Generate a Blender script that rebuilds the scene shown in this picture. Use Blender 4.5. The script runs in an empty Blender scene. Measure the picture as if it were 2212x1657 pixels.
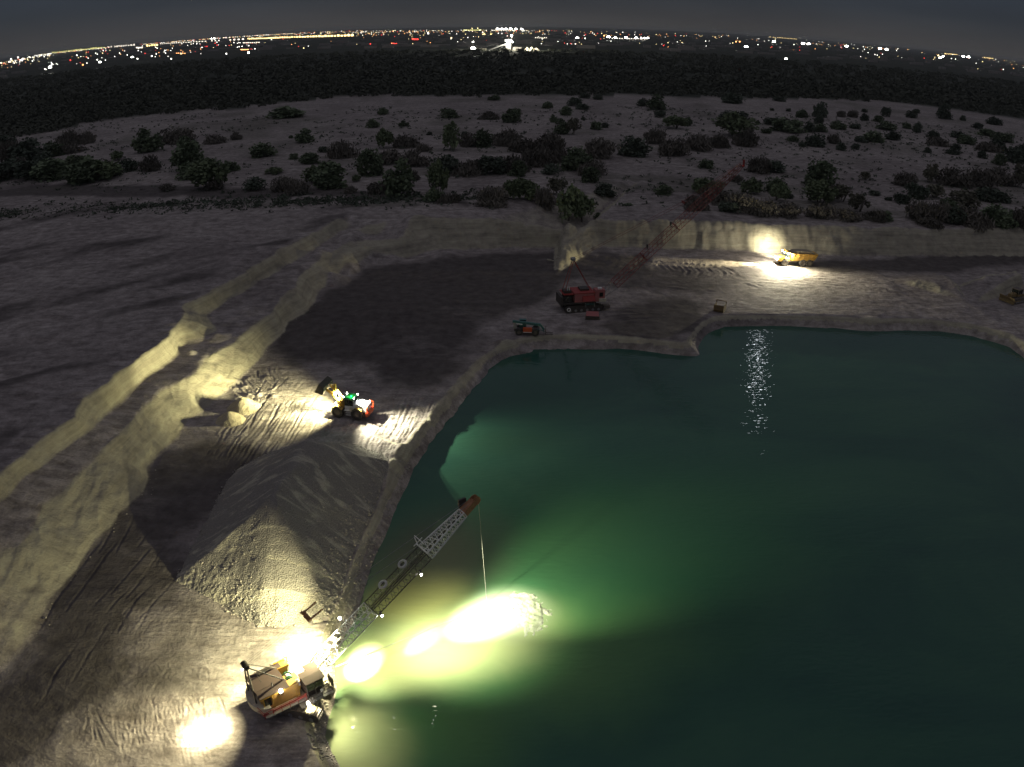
import bpy, math, random
import numpy as np
from mathutils import Vector, Matrix
from mathutils.geometry import delaunay_2d_cdt

SC = bpy.context.scene
COL = SC.collection
R = math.radians

# ---------------------------------------------------------------- camera
CAM_H, PITCH, ROLL = 52.0, R(25.54), R(.2)
FOC, K3, PW, PH = 1700.0, -0.09, 2212.0, 1657.0      # wide drone lens with mild barrel distortion
cam_data = bpy.data.cameras.new("camera")
cam = bpy.data.objects.new("camera", cam_data)
COL.objects.link(cam)
cam.location = (0, 0, CAM_H)
cam.rotation_euler = (Matrix.Rotation(R(90) - PITCH, 3, 'X') @ Matrix.Rotation(ROLL, 3, 'Z')).to_euler()
cam_data.type = 'PANO'
cam_data.panorama_type = 'FISHEYE_LENS_POLYNOMIAL'
cam_data.sensor_fit = 'HORIZONTAL'
cam_data.sensor_width = 36.0
cam_data.sensor_height = 27.0
_mm = PW / 36.0
cam_data.fisheye_fov = R(178)
cam_data.fisheye_polynomial_k0 = 0.0
cam_data.fisheye_polynomial_k1 = -_mm / FOC
cam_data.fisheye_polynomial_k2 = 0.0
cam_data.fisheye_polynomial_k3 = -K3 * (_mm / FOC) ** 3
cam_data.fisheye_polynomial_k4 = 0.0
cam_data.clip_start = 0.5
cam_data.clip_end = 120000
SC.camera = cam

# ---------------------------------------------------------------- sky, moon, exposure
SC.view_settings.view_transform = 'Standard'
SC.view_settings.look = 'None'
SC.view_settings.exposure = 0.0
SC.view_settings.gamma = 1.0
W = bpy.data.worlds.new("World")
SC.world = W
W.use_nodes = True
nt = W.node_tree
nt.nodes.clear()
_o = nt.nodes.new('ShaderNodeOutputWorld')
_b = nt.nodes.new('ShaderNodeBackground')
_t = nt.nodes.new('ShaderNodeTexCoord')
_s = nt.nodes.new('ShaderNodeSeparateXYZ')
_r = nt.nodes.new('ShaderNodeValToRGB')
nt.links.new(_t.outputs['Generated'], _s.inputs[0])
nt.links.new(_s.outputs['Z'], _r.inputs[0])
_n = nt.nodes.new('ShaderNodeTexNoise')
_n.inputs['Scale'].default_value = 3.0; _n.inputs['Detail'].default_value = 5.0
_mp = nt.nodes.new('ShaderNodeMapping'); _mp.inputs['Scale'].default_value = (1, 1, 6)
nt.links.new(_t.outputs['Generated'], _mp.inputs['Vector']); nt.links.new(_mp.outputs[0], _n.inputs['Vector'])
_nr = nt.nodes.new('ShaderNodeMapRange')
_nr.inputs[1].default_value = .25; _nr.inputs[2].default_value = .75; _nr.inputs[3].default_value = .84; _nr.inputs[4].default_value = 1.18
nt.links.new(_n.outputs[0], _nr.inputs[0])
_vm = nt.nodes.new('ShaderNodeVectorMath'); _vm.operation = 'SCALE'          # thin uneven night cloud
nt.links.new(_r.outputs[0], _vm.inputs[0]); nt.links.new(_nr.outputs[0], _vm.inputs['Scale'])
nt.links.new(_vm.outputs[0], _b.inputs[0])
nt.links.new(_b.outputs[0], _o.inputs[0])
cr = _r.color_ramp
cr.elements[0].position = 0.0
cr.elements[0].color = (0.056, 0.054, 0.054, 1)
cr.elements[1].position = 1.0
cr.elements[1].color = (0.178, 0.172, 0.198, 1)
for p, c in ((0.015, (0.047, 0.047, 0.050, 1)), (0.04, (0.033, 0.038, 0.046, 1)), (0.09, (0.030, 0.040, 0.057, 1)),
             (0.22, (0.055, 0.060, 0.078, 1)), (0.5, (0.108, 0.108, 0.128, 1))):
    e = cr.elements.new(p)
    e.color = c
_b.inputs[1].default_value = 1.0

moon_data = bpy.data.lights.new("moonlight", 'SUN')
moon_data.energy = 0.0018
moon_data.angle = R(0.6)
moon_data.color = (0.86, 0.93, 1.0)
moon = bpy.data.objects.new("moonlight", moon_data)
COL.objects.link(moon)
moon.rotation_euler = (R(90 - 23.0), 0, R(180 - 19.3))   # low in front of the camera, to the right

SC.cycles.use_denoising = True
SC.cycles.max_bounces = 4
SC.cycles.diffuse_bounces = 2
SC.cycles.glossy_bounces = 2
SC.cycles.sample_clamp_indirect = 3.0
SC.cycles.volume_bounces = 0

# ---------------------------------------------------------------- picture point -> place on the ground
def ground(x, y, z=0.0):
    """World point at height z seen at (x, y) of the 2212 x 1657 photograph (used to survey the site)."""
    u, v = x - PW / 2, PH / 2 - y
    u, v = u * math.cos(ROLL) - v * math.sin(ROLL), u * math.sin(ROLL) + v * math.cos(ROLL)
    r = math.hypot(u, v)
    rho = r / FOC
    th = rho + K3 * rho ** 3
    s = math.sin(th) / r if r else 0
    cx, cy, cz = u * s, v * s, math.cos(th)
    d = (cx, cz * math.cos(PITCH) + cy * math.sin(PITCH), cy * math.cos(PITCH) - cz * math.sin(PITCH))
    dz = min(d[2], -0.0022)
    t = (z - CAM_H) / dz
    return Vector((d[0] * t, d[1] * t, z))

def px_per_m(p):
    return FOC / (p - cam.location).length

# ---------------------------------------------------------------- helpers
def link(o, parent=None):
    COL.objects.link(o)
    if parent is not None:
        o.parent = parent
    return o

def tag(o, label=None, cat=None, group=None, kind=None):
    if label: o['label'] = label
    if cat: o['category'] = cat
    if group: o['group'] = group
    if kind: o['kind'] = kind
    return o

def thing(name, loc, rz, label, cat, group=None):
    o = bpy.data.objects.new(name, None)
    link(o)
    o.location = loc
    o.rotation_euler = (0, 0, rz)
    return tag(o, label, cat, group)

class MB:
    """Collects simple solids into one mesh."""
    def __init__(self):
        self.v, self.f = [], []
    def add(self, vs, fs):
        n = len(self.v)
        self.v += [tuple(p) for p in vs]
        self.f += [tuple(i + n for i in f) for f in fs]
        return self
    def box(self, x0, x1, y0, y1, z0, z1):
        return self.hexa([(x0, y0, z0), (x1, y0, z0), (x1, y1, z0), (x0, y1, z0), (x0, y0, z1), (x1, y0, z1), (x1, y1, z1), (x0, y1, z1)])
    def hexa(self, p):
        return self.add(p, [(0, 3, 2, 1), (4, 5, 6, 7), (0, 1, 5, 4), (1, 2, 6, 5), (2, 3, 7, 6), (3, 0, 4, 7)])
    def prism(self, prof, y0, y1):
        """prof: (x, z) outline, extruded along y"""
        n = len(prof)
        vs = [(x, y0, z) for x, z in prof] + [(x, y1, z) for x, z in prof]
        fs = [tuple(range(n)), tuple(range(2 * n - 1, n - 1, -1))] + [(i, i + n, (i + 1) % n + n, (i + 1) % n) for i in range(n)]
        return self.add(vs, fs)
    def prismz(self, prof, z0, z1):
        n = len(prof)
        vs = [(x, y, z0) for x, y in prof] + [(x, y, z1) for x, y in prof]
        fs = [tuple(range(n - 1, -1, -1)), tuple(range(n, 2 * n))] + [(i, (i + 1) % n, (i + 1) % n + n, i + n) for i in range(n)]
        return self.add(vs, fs)
    def tube(self, a, b, r, n=6, r2=None):
        a, b = Vector(a), Vector(b)
        d = b - a
        if d.length < 1e-6: return self
        d.normalize()
        u = d.orthogonal().normalized()
        w = d.cross(u)
        r2 = r if r2 is None else r2
        vs = [a + (u * math.cos(k * math.tau / n) + w * math.sin(k * math.tau / n)) * r for k in range(n)]
        vs += [b + (u * math.cos(k * math.tau / n) + w * math.sin(k * math.tau / n)) * r2 for k in range(n)]
        fs = [tuple(range(n - 1, -1, -1)), tuple(range(n, 2 * n))] + [(i, (i + 1) % n, (i + 1) % n + n, i + n) for i in range(n)]
        return self.add(vs, fs)
    def path(self, pts, r, n=5):
        for a, b in zip(pts[:-1], pts[1:]): self.tube(a, b, r, n)
        return self
    def lathe(self, prof, c, axis='y', n=20):
        """prof: (radius, offset along axis); closed ring profile"""
        vs, m = [], len(prof)
        for k in range(n):
            ca, sa = math.cos(k * math.tau / n), math.sin(k * math.tau / n)
            for r, h in prof:
                if axis == 'y': vs.append((c[0] + r * ca, c[1] + h, c[2] + r * sa))
                elif axis == 'x': vs.append((c[0] + h, c[1] + r * ca, c[2] + r * sa))
                else: vs.append((c[0] + r * ca, c[1] + r * sa, c[2] + h))
        fs = []
        for k in range(n):
            k2 = (k + 1) % n
            for j in range(m - 1):
                fs.append((k * m + j, k * m + j + 1, k2 * m + j + 1, k2 * m + j))
        return self.add(vs, fs)
    def ball(self, c, r, n=8, sz=1.0):
        prof = [(max(r * math.sin(math.pi * j / 5), 1e-4), -r * sz * math.cos(math.pi * j / 5)) for j in range(6)]
        return self.lathe(prof, c, 'z', n)
    def build(self, name, mat, parent=None, smooth=False):
        me = bpy.data.meshes.new(name)
        me.from_pydata(self.v, [], self.f)
        me.materials.append(mat)
        if smooth:
            me.polygons.foreach_set('use_smooth', [True] * len(me.polygons))
        me.update()
        return link(bpy.data.objects.new(name, me), parent)

# ---------------------------------------------------------------- materials
def principled(name):
    m = bpy.data.materials.new(name)
    m.use_nodes = True
    n = m.node_tree.nodes
    return m, m.node_tree, n['Principled BSDF']

def ramp(t, stops):
    r = t.nodes.new('ShaderNodeValToRGB')
    r.color_ramp.elements[0].position = stops[0][0]
    r.color_ramp.elements[0].color = (*stops[0][1], 1)
    r.color_ramp.elements[1].position = stops[-1][0]
    r.color_ramp.elements[1].color = (*stops[-1][1], 1)
    for p, c in stops[1:-1]:
        r.color_ramp.elements.new(p).color = (*c, 1)
    return r

def noise(t, scale, detail=4, rough=.55, vec=None, dist=0.0):
    n = t.nodes.new('ShaderNodeTexNoise')
    n.inputs['Scale'].default_value = scale
    n.inputs['Detail'].default_value = detail
    n.inputs['Roughness'].default_value = rough
    n.inputs['Distortion'].default_value = dist
    if vec is not None: t.links.new(vec, n.inputs['Vector'])
    return n

def mix(t, fac, a, b, mode='MIX'):
    m = t.nodes.new('ShaderNodeMix')
    m.data_type = 'RGBA'
    m.blend_type = mode
    for s, v in ((m.inputs[0], fac), (m.inputs[6], a), (m.inputs[7], b)):
        if isinstance(v, bpy.types.NodeSocket): t.links.new(v, s)
        elif isinstance(v, (int, float)): s.default_value = v
        else: s.default_value = (*v, 1)
    return m.outputs[2]

def mathn(t, op, a, b=0.0, clamp=False):
    m = t.nodes.new('ShaderNodeMath')
    m.operation = op
    m.use_clamp = clamp
    for s, v in zip(m.inputs, (a, b)):
        if isinstance(v, bpy.types.NodeSocket): t.links.new(v, s)
        else: s.default_value = v
    return m.outputs[0]

def paint(name, col, rough=.55, wear=.35, wearcol=(.09, .065, .05), metal=0.0, scale=3.0):
    m, t, b = principled(name)
    tc = t.nodes.new('ShaderNodeTexCoord')
    n1 = noise(t, scale, 6, .65, tc.outputs['Object'])
    n2 = noise(t, scale * 7, 3, .6, tc.outputs['Object'])
    f = mathn(t, 'MULTIPLY', mathn(t, 'ADD', n1.outputs[0], mathn(t, 'MULTIPLY', n2.outputs[0], .5)), 1.0)
    r = ramp(t, [(.62, (0, 0, 0)), (.92, (1, 1, 1))])
    t.links.new(f, r.inputs[0])
    fac = mathn(t, 'MULTIPLY', r.outputs[0], wear)
    t.links.new(mix(t, fac, col, wearcol), b.inputs['Base Color'])
    b.inputs['Roughness'].default_value = rough
    b.inputs['Metallic'].default_value = metal
    return m

def glow(name, col, strength, sample=False):
    m = bpy.data.materials.new(name)
    m.use_nodes = True
    t = m.node_tree
    t.nodes.clear()
    o = t.nodes.new('ShaderNodeOutputMaterial')
    e = t.nodes.new('ShaderNodeEmission')
    e.inputs[0].default_value = (*col, 1)
    e.inputs[1].default_value = strength
    t.links.new(e.outputs[0], o.inputs[0])
    m.cycles.emission_sampling = 'AUTO' if sample else 'NONE'
    return m

# ---------------------------------------------------------------- numpy noise
_rng = np.random.RandomState(7)
_LAT = _rng.rand(512, 512)
def vnoise(x, y):
    xi, yi = np.floor(x).astype(np.int64), np.floor(y).astype(np.int64)
    fx, fy = x - xi, y - yi
    fx = fx * fx * (3 - 2 * fx); fy = fy * fy * (3 - 2 * fy)
    a = _LAT[xi & 511, yi & 511]; b = _LAT[(xi + 1) & 511, yi & 511]
    c = _LAT[xi & 511, (yi + 1) & 511]; d = _LAT[(xi + 1) & 511, (yi + 1) & 511]
    return (a * (1 - fx) + b * fx) * (1 - fy) + (c * (1 - fx) + d * fx) * fy - .5
def fbm(x, y, o=4, g=.5):
    s, a, t = 0, 1.0, 0
    for k in range(o):
        s = s + a * vnoise(x + 17.3 * k, y - 9.1 * k); t += a
        x, y = x * 2.03, y * 2.03; a *= g
    return s * 2 / t
def ridged(x, y, o=3):
    s, a, t = 0, 1.0, 0
    for k in range(o):
        s = s + a * (1 - np.abs(vnoise(x + 31 * k, y + 7 * k)) * 2); t += a
        x, y = x * 2.1, y * 2.1; a *= .5
    return s / t
def sstep(a, b, x):
    t = np.clip((x - a) / (b - a), 0, 1)
    return t * t * (3 - 2 * t)
# ================================================================ TERRAIN
# break lines surveyed from the photograph: (x, y) in the picture and the height of that line
SHORE = [(2700,1250),(2500,980),(2330,862),(2212,772),(2180,748),(2140,735),(2100,724),(2020,714),(1940,711),(1880,713),(1800,707),(1700,704),
 (1620,704),(1565,705),(1540,712),(1520,728),(1508,748),(1511,768),(1490,769),(1440,764),(1380,756),(1300,750),(1240,749),(1180,750),
 (1130,757),(1085,777),(1050,802),(1012,845),(980,885),(958,915),(930,950),(912,975),(893,1010),(878,1050),(858,1090),(838,1140),(815,1190),
 (797,1240),(782,1290),(768,1335),(745,1375),(729,1412),(722,1440),(727,1480),(722,1520),(708,1555),(702,1590),(715,1625),(735,1657),
 (755,1720),(750,1800)]
CREST = [(2850,1180,3),(2600,920,3),(2370,800,2.4),(2212,745,2.4),(2180,724,2.4),(2100,703,2.3),(2020,694,2.3),(1940,691,2.4),(1880,692,2.4),(1800,688,2.4),
 (1700,687,2.4),(1600,688,2.3),(1548,690,1.9),(1514,703,1.7),(1492,724,1.6),(1476,744,1.7),(1440,745,2.3),(1380,736,2.4),(1300,730,2.4),
 (1240,729,2.4),(1160,733,2.5),(1104,743,2.1),(1064,758,2.2),(1040,772,2.4),(1008,800,2.4),(975,845,2.4),(950,875,2.5),(930,900,2.5),
 (905,928,2.5),(880,956,2.4),(858,980,2.3),(842,1006,2.2),(832,1060,2.2),(816,1110,2.2),(797,1160,2.1),(783,1205,2.1),(768,1250,2.0),
 (758,1295,2.0),(744,1335,1.9),(724,1370,1.9),(708,1405,1.9),(703,1440,1.9),(708,1478,1.9),(702,1515,1.9),(688,1552,1.9),(684,1590,1.9),(697,1627,1.9),
 (715,1665,1.9),(730,1725,1.9),(725,1810,1.9)]
TOE = [(2700,600,2.6),(2400,565,2.4),(2212,556,2.4),(2100,552,2.3),(2000,553,2.2),(1900,553,2.2),(1830,552,2.1),(1760,549,2),(1700,546,2),(1640,543,2),(1580,541,2),(1504,539,2),(1420,536,2),
 (1330,532,2),(1270,530,2),(1239,528,2),(1180,533,2),(1100,535,2),(1019,539,2),(939,547,2),(859,557,2),(812,563,2),(779,574,2),(719,604,2),(667,664,2),(615,709,2),
 (589,738,2),(568,768,2),(504,826,2),(444,876,2),(385,943,2),(355,969,2),(329,1008,2),(324,1037,2),(278,1095,2),(193,1199,2),(135,1280,2),
 (77,1365,2),(0,1450,2),(-90,1560,2)]
TOP = [(2700,540,8.4),(2400,500,8.2),(2212,492,8),(2100,493,8),(2000,494,8),(1830,491,8),(1700,485,8),(1600,481,8),(1504,479,8),(1400,478,8),(1330,477,8),(1260,478,7.4),(1225,476,8),(1180,474,8),(1100,472,8),
 (979,470,8),(891,471,8),(820,470,7.8),(756,463,8.2),(700,490,8),(650,516,8),(598,545,8),(550,575,8),(504,606,8),(450,632,8),(397,657,8),
 (385,712,8),(340,750,8),(299,785,8),(255,815,8),(214,845,8),(170,885,8),(128,926,8),(85,960,8),(43,995,8),(-60,1080,8),(-200,1200,8)]
BENCH_UP = [(806,484,7.3),(735,500,5.8),(690,528,5.6),(641,560,5.5),(575,598,5.5),(513,632,5.4),(453,680,5.3),(485,724,5.2),(436,733,5.2),(402,740,5.2),(367,775,5.2),(299,832,5.2),
 (248,878,5.2),(210,910,5.7),(171,941,6.0),(130,970,6.3),(86,1005,6.4),(-20,1092,6.4),(-150,1210,6.4)]
BENCH_LO = [(870,522,5.2),(800,508,5.3),(752,516,5.4),(715,540,5.4),(684,567,5.3),(649,597,5.2),(620,638,5.2),(598,674,5.2),(543,713,5.1),(496,743,5.1),(449,773,5.0),(410,811,5.0),(350,845,5.0),
 (290,896,5.0),(252,939,5.2),(215,970,5.3),(192,995,5.3),(160,1030,5.3),(128,1059,5.2),(60,1150,5.0),(-60,1260,4.9),(-180,1380,4.9)]
EXTRA = [(2100,606,2.3),(1990,604,3.6),(2050,599,4.6),(2130,596,4.8),(2212,592,5.0),(2400,600,5),(1925,606,2.2),(1960,618,2.1),(2060,622,2.1),(2212,618,2.1),(2400,640,2.1),
 (2000,585,2.1),(2100,582,2.1),(2212,580,2.3),(2400,590,2.3)]
pts, edges = [], []
def add_line(l, close=False):
    base = len(pts)
    for p in l: pts.append(p)
    for k in range(len(l) - 1): edges.append((base + k, base + k + 1))
def g3(l, z=None):
    out = []
    for q in l:
        w = ground(q[0], q[1], q[2] if z is None else z)
        out.append((w.x, w.y, w.z))
    return out
shore3 = g3(SHORE, 0.0)
crest3 = g3(CREST)
toe3, top3 = g3(TOE), g3(TOP)
bup3, blo3 = g3(BENCH_UP), g3(BENCH_LO)
# lake bed, below the surface everywhere inside the shoreline
LAKE = [(p[0], p[1]) for p in shore3] + [(-8, -60), (300, -60)]
def inside(poly, x, y):
    c = False
    for i in range(len(poly)):
        (x0, y0), (x1, y1) = poly[i], poly[(i + 1) % len(poly)]
        if (y0 > y) != (y1 > y) and x < (x1 - x0) * (y - y0) / (y1 - y0) + x0: c = not c
    return c
def densify(l, step):
    out = [l[0]]
    for a, b in zip(l[:-1], l[1:]):
        n = max(1, int(math.hypot(b[0] - a[0], b[1] - a[1]) / step))
        out += [tuple(a[j] + (b[j] - a[j]) * i / n for j in range(3)) for i in range(1, n + 1)]
    return out
_sd, _cr = densify(shore3, .6), densify(crest3, 1.2)
crest3 = []
for c_ in _cr:
    i = min(range(1, len(_sd) - 1), key=lambda j: (_sd[j][0] - c_[0]) ** 2 + (_sd[j][1] - c_[1]) ** 2)
    s_ = _sd[i]
    dd = math.hypot(c_[0] - s_[0], c_[1] - s_[1])
    if dd < 1.3 or inside(LAKE, c_[0], c_[1]):
        tx, ty = _sd[i + 1][0] - _sd[i - 1][0], _sd[i + 1][1] - _sd[i - 1][1]
        l_ = math.hypot(tx, ty)
        c_ = (s_[0] + ty / l_ * 1.4, s_[1] - tx / l_ * 1.4, min(c_[2], 1.7))
        if inside(LAKE, c_[0], c_[1]): continue
    if crest3 and math.hypot(c_[0] - crest3[-1][0], c_[1] - crest3[-1][1]) < .5: continue
    crest3.append(c_)
_jr = random.Random(4)
def rough_line(l, step, amp):
    out = densify(l, step)
    res = []
    for i, p in enumerate(out):
        a, b = out[max(i - 1, 0)], out[min(i + 1, len(out) - 1)]
        dx, dy = b[0] - a[0], b[1] - a[1]
        L_ = math.hypot(dx, dy) or 1
        j = amp * (_jr.uniform(-.5, .5) + .6 * math.sin(i * .9 + 2 * math.sin(i * .37)))
        res.append((p[0] - dy / L_ * j, p[1] + dx / L_ * j, p[2] + _jr.uniform(-.12, .12)))
    return res
k_ = lambda l: [p for p in l if p[1] < 240 and -90 < p[0] < 140]
top3, toe3, bup3, blo3 = rough_line(top3, 2.2, 1.0), rough_line(toe3, 2.2, .8), rough_line(bup3, 2.2, .7), rough_line(blo3, 2.2, .9)
add_line(shore3); add_line(crest3); add_line(toe3); add_line(top3); add_line(bup3); add_line(blo3)
for q in g3(EXTRA): pts.append(q)
def shore_d(x, y): return min(math.hypot(p[0] - x, p[1] - y) for p in shore3)
for i in range(1, len(shore3) - 1):
    d = Vector(shore3[i + 1]) - Vector(shore3[i - 1]); d.normalize()
    q = Vector(shore3[i]) + Vector((-d.y, d.x, 0)) * 3.5
    if inside(LAKE, q.x, q.y) and shore_d(q.x, q.y) > 2.6: pts.append((q.x, q.y, -2.4))
for gx_ in range(-40, 300, 9):
    for gy_ in range(-55, 170, 9):
        if inside(LAKE, gx_, gy_) and shore_d(gx_, gy_) > 7: pts.append((gx_, gy_, -3.0))
for x, y in ((1100,640),(900,700),(760,850),(1400,600),(1700,620),(1900,660),(2100,660),(1000,700),(700,900),(600,950),(560,1350),(400,1400),(450,1100),(300,1250),
             (250,1500),(600,1600),(450,1640),(100,1640),(1200,590),(1050,600)):
    q = ground(x, y, 2.0); pts.append((q.x, q.y, 2.0 + .25 * math.sin(x * .01)))
for x, y, z in ((-14,15,1.9),(-30,10,2),(-50,25,2.2),(-90,-20,3.5),(-170,-20,8),(-60,-60,3),(400,100,8),(400,-60,6),
                (-200,60,8),(-260,160,8),(-120,180,8.3),(-60,230,8.2),(40,240,8),(140,230,8.1),(260,220,8.3),(-150,300,8),(0,330,8),(200,320,8),(-700,200,8),(-900,-60,8),(900,200,8),(900,-60,8),(-900,2000,8),(900,2000,8),(0,1200,8),
                (-9000,60000,8),(9000,60000,8),(-60000,9000,8),(60000,9000,8),(-60000,-60,8),(60000,-60,8)):
    pts.append((x, y, z))
_cd = delaunay_2d_cdt([Vector((p[0], p[1])) for p in pts], edges, [], 0, 1e-4)
TV = [None] * len(_cd[0])
for i, src in enumerate(_cd[3]):
    if src: TV[i] = (_cd[0][i].x, _cd[0][i].y, pts[src[0]][2])
for i, v in enumerate(TV):
    if v is None:      # two break lines crossing: take the nearest surveyed height
        c = _cd[0][i]
        z = min(pts, key=lambda p: (p[0] - c.x) ** 2 + (p[1] - c.y) ** 2)[2]
        TV[i] = (c.x, c.y, z)
TRI = np.array([[TV[i] for i in f] for f in _cd[2]])      # n,3,3

def tri_plane(T):
    (x0, y0, z0), (x1, y1, z1), (x2, y2, z2) = T
    det = (x1 - x0) * (y2 - y0) - (x2 - x0) * (y1 - y0)
    if abs(det) < 1e-9: return 0, 0, z0
    gx = ((z1 - z0) * (y2 - y0) - (z2 - z0) * (y1 - y0)) / det
    gy = ((x1 - x0) * (z2 - z0) - (x2 - x0) * (z1 - z0)) / det
    return gx, gy, z0 - gx * x0 - gy * y0
PL = np.array([tri_plane(T) for T in TRI])

# grid fanned out round the survey point: fine close by, coarser with distance
NA, NR1, NR2 = 1250, 980, 110
AZ = np.linspace(R(-66), R(58), NA)
RR = np.concatenate([20 * (300 / 20) ** (np.arange(NR1) / NR1), 300 * (42000 / 300) ** (np.arange(NR2 + 1) / NR2)])
NR = len(RR)
A2, R2 = np.meshgrid(AZ, RR)
X = R2 * np.sin(A2); Y = R2 * np.cos(A2)
Z = np.full(X.shape, 8.0); SL = np.zeros(X.shape)
for T, (gx, gy, c) in zip(TRI, PL):
    x, y = T[:, 0], T[:, 1]
    az = np.arctan2(x, y); 
    rr = np.hypot(x, y)
    # nearest distance of the triangle from the origin is bounded below via its edges
    rmin = min(abs(x[i] * (y[(i + 1) % 3] - y[i]) - y[i] * (x[(i + 1) % 3] - x[i])) / max(math.hypot(x[(i + 1) % 3] - x[i], y[(i + 1) % 3] - y[i]), 1e-6) for i in range(3))
    rmin = min(rmin, rr.min())
    if az.max() - az.min() > 3.0: a0, a1, rmin = 0, NA, 0
    else: a0, a1 = np.searchsorted(AZ, az.min()) - 1, np.searchsorted(AZ, az.max()) + 1
    r0, r1 = np.searchsorted(RR, rmin) - 1, np.searchsorted(RR, rr.max()) + 1
    a0, r0 = max(a0, 0), max(r0, 0)
    if a1 <= a0 or r1 <= r0: continue
    xs, ys = X[r0:r1, a0:a1], Y[r0:r1, a0:a1]
    det = (x[1] - x[0]) * (y[2] - y[0]) - (x[2] - x[0]) * (y[1] - y[0])
    if abs(det) < 1e-9: continue
    l1 = ((xs - x[0]) * (y[2] - y[0]) - (x[2] - x[0]) * (ys - y[0])) / det
    l2 = ((x[1] - x[0]) * (ys - y[0]) - (xs - x[0]) * (y[1] - y[0])) / det
    m = (l1 >= -1e-6) & (l2 >= -1e-6) & (l1 + l2 <= 1 + 1e-6)
    z = gx * xs + gy * ys + c
    Z[r0:r1, a0:a1][m] = z[m]
    SL[r0:r1, a0:a1][m] = math.hypot(gx, gy)

def base_z(x, y):
    for T, (gx, gy, c) in zip(TRI, PL):
        (x0, y0, _), (x1, y1, _), (x2, y2, _) = T
        d1 = (x1 - x0) * (y - y0) - (x - x0) * (y1 - y0)
        d2 = (x2 - x1) * (y - y1) - (x - x1) * (y2 - y1)
        d3 = (x0 - x2) * (y - y2) - (x - x2) * (y0 - y2)
        if (d1 >= 0 and d2 >= 0 and d3 >= 0) or (d1 <= 0 and d2 <= 0 and d3 <= 0):
            return gx * x + gy * y + c
    return 8.0

def in_poly(poly, x, y):
    ins = np.zeros(x.shape, bool)
    n = len(poly)
    for i in range(n):
        x0, y0 = poly[i]; x1, y1 = poly[(i + 1) % n]
        c = ((y0 > y) != (y1 > y)) & (x < (x1 - x0) * (y - y0) / (y1 - y0 + 1e-12) + x0)
        ins ^= c
    return ins
def dist_line(line, x, y):
    d = np.full(x.shape, 1e9)
    for (x0, y0), (x1, y1) in zip(line[:-1], line[1:]):
        dx, dy = x1 - x0, y1 - y0
        t = np.clip(((x - x0) * dx + (y - y0) * dy) / (dx * dx + dy * dy + 1e-9), 0, 1)
        d = np.minimum(d, np.hypot(x - x0 - t * dx, y - y0 - t * dy))
    return d
def rut_dist(line, x, y):
    d = np.full(x.shape, 1e9)
    n = len(line) - 1
    for i in range(n):
        (x0, y0), (x1, y1) = line[i], line[i + 1]
        dx, dy = x1 - x0, y1 - y0
        t = ((x - x0) * dx + (y - y0) * dy) / (dx * dx + dy * dy + 1e-9)
        tc = np.clip(t, 0, 1)
        di = np.hypot(x - x0 - tc * dx, y - y0 - tc * dy)
        if i == 0: di = np.where(t < 0, 99, di)
        if i == n - 1: di = np.where(t > 1, 99, di)
        d = np.minimum(d, di)
    return d
def g2(l, z): return [(ground(x, y, z).x, ground(x, y, z).y) for x, y in l]
def local(xmin, xmax, ymin, ymax):
    m = (X > xmin) & (X < xmax) & (Y > ymin) & (Y < ymax)
    ii = np.where(m.any(1))[0]; jj = np.where(m.any(0))[0]
    if not len(ii): return None
    return slice(ii[0], ii[-1] + 1), slice(jj[0], jj[-1] + 1)

near = R2 < 320
for _ in range(5):      # worn break lines
    Zs = Z.copy()
    Zs[1:-1, 1:-1] = (Z[1:-1, 1:-1] * 2 + Z[2:, 1:-1] + Z[:-2, 1:-1] + Z[1:-1, 2:] + Z[1:-1, :-2]) / 6
    Z = np.where(near, Zs, Z)
SL = np.hypot(np.gradient(Z, axis=0) / np.gradient(RR)[:, None], np.gradient(Z, axis=1) / ((AZ[1] - AZ[0]) * R2))
steep = sstep(.25, .5, SL) * near
# soften the slope mask so cut faces do not end on ruler lines
for _ in range(3):
    steep[1:-1, 1:-1] = (steep[1:-1, 1:-1] * 2 + steep[2:, 1:-1] + steep[:-2, 1:-1] + steep[1:-1, 2:] + steep[1:-1, :-2]) / 6
N1 = fbm(X / 22, Y / 22, 4)
N2 = fbm(X / 5 + 50, Y / 5, 4)
N3 = fbm(X / 1.1, Y / 1.1 + 20, 3)
water_side = Z < .3
amp = np.where(near, 1.0, 0.0)
Z = Z + amp * (N1 * .22 + N2 * .10 + N3 * .035) * np.where(water_side, .3, 1)
# gullies and slumps on the cut faces
ux = X + .35 * Y
gul = ridged(ux / 3.6 + fbm(X / 9, Y / 9, 2) * 1.4, (Y - .35 * X) / 14, 3)
lb = np.where((X < -22) | (Y < 150), .32, 1.0)
Z = Z + steep * np.where(Z > 2.4, 1, .35) * lb * ((gul - .55) * 1.5 + N2 * .6 + N3 * .4)
# far wall: two tiers of fluted slump with a ledge between them
wall = steep * sstep(150, 165, Y) * (X > -40) * (Z > 2.2)
wc = fbm(X / 7, Y / 30 + Z / 9, 3)
fl = np.abs(np.sin(X * .62 + 2.6 * fbm(X / 6, Z / 8 + 3, 2)))
fa = np.clip(.25 + 1.2 * sstep(-14, 6, X) * (1 - sstep(46, 62, X)) + .5 * wc, .12, 1.2)
Z = Z + wall * fa * ((fl - .55) * .62 * np.where(Z < 5.0, 1.0, .8) + .35 * ridged(X / 1.7, Z / 3, 2) - .15)
Z = Z + wall * fa * .55 * np.exp(-((Z - 5.1 - 1.2 * wc) / .45) ** 2)
# slump ramp where the far wall is breached
# plain beyond: low wash terraces
far_plain = (Y > 195) & (R2 < 900)
Z = Z + np.where(far_plain, .5 * fbm(X / 60, Y / 18, 4) + .12 * fbm(X / 6, Y / 3, 3), 0)
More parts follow.
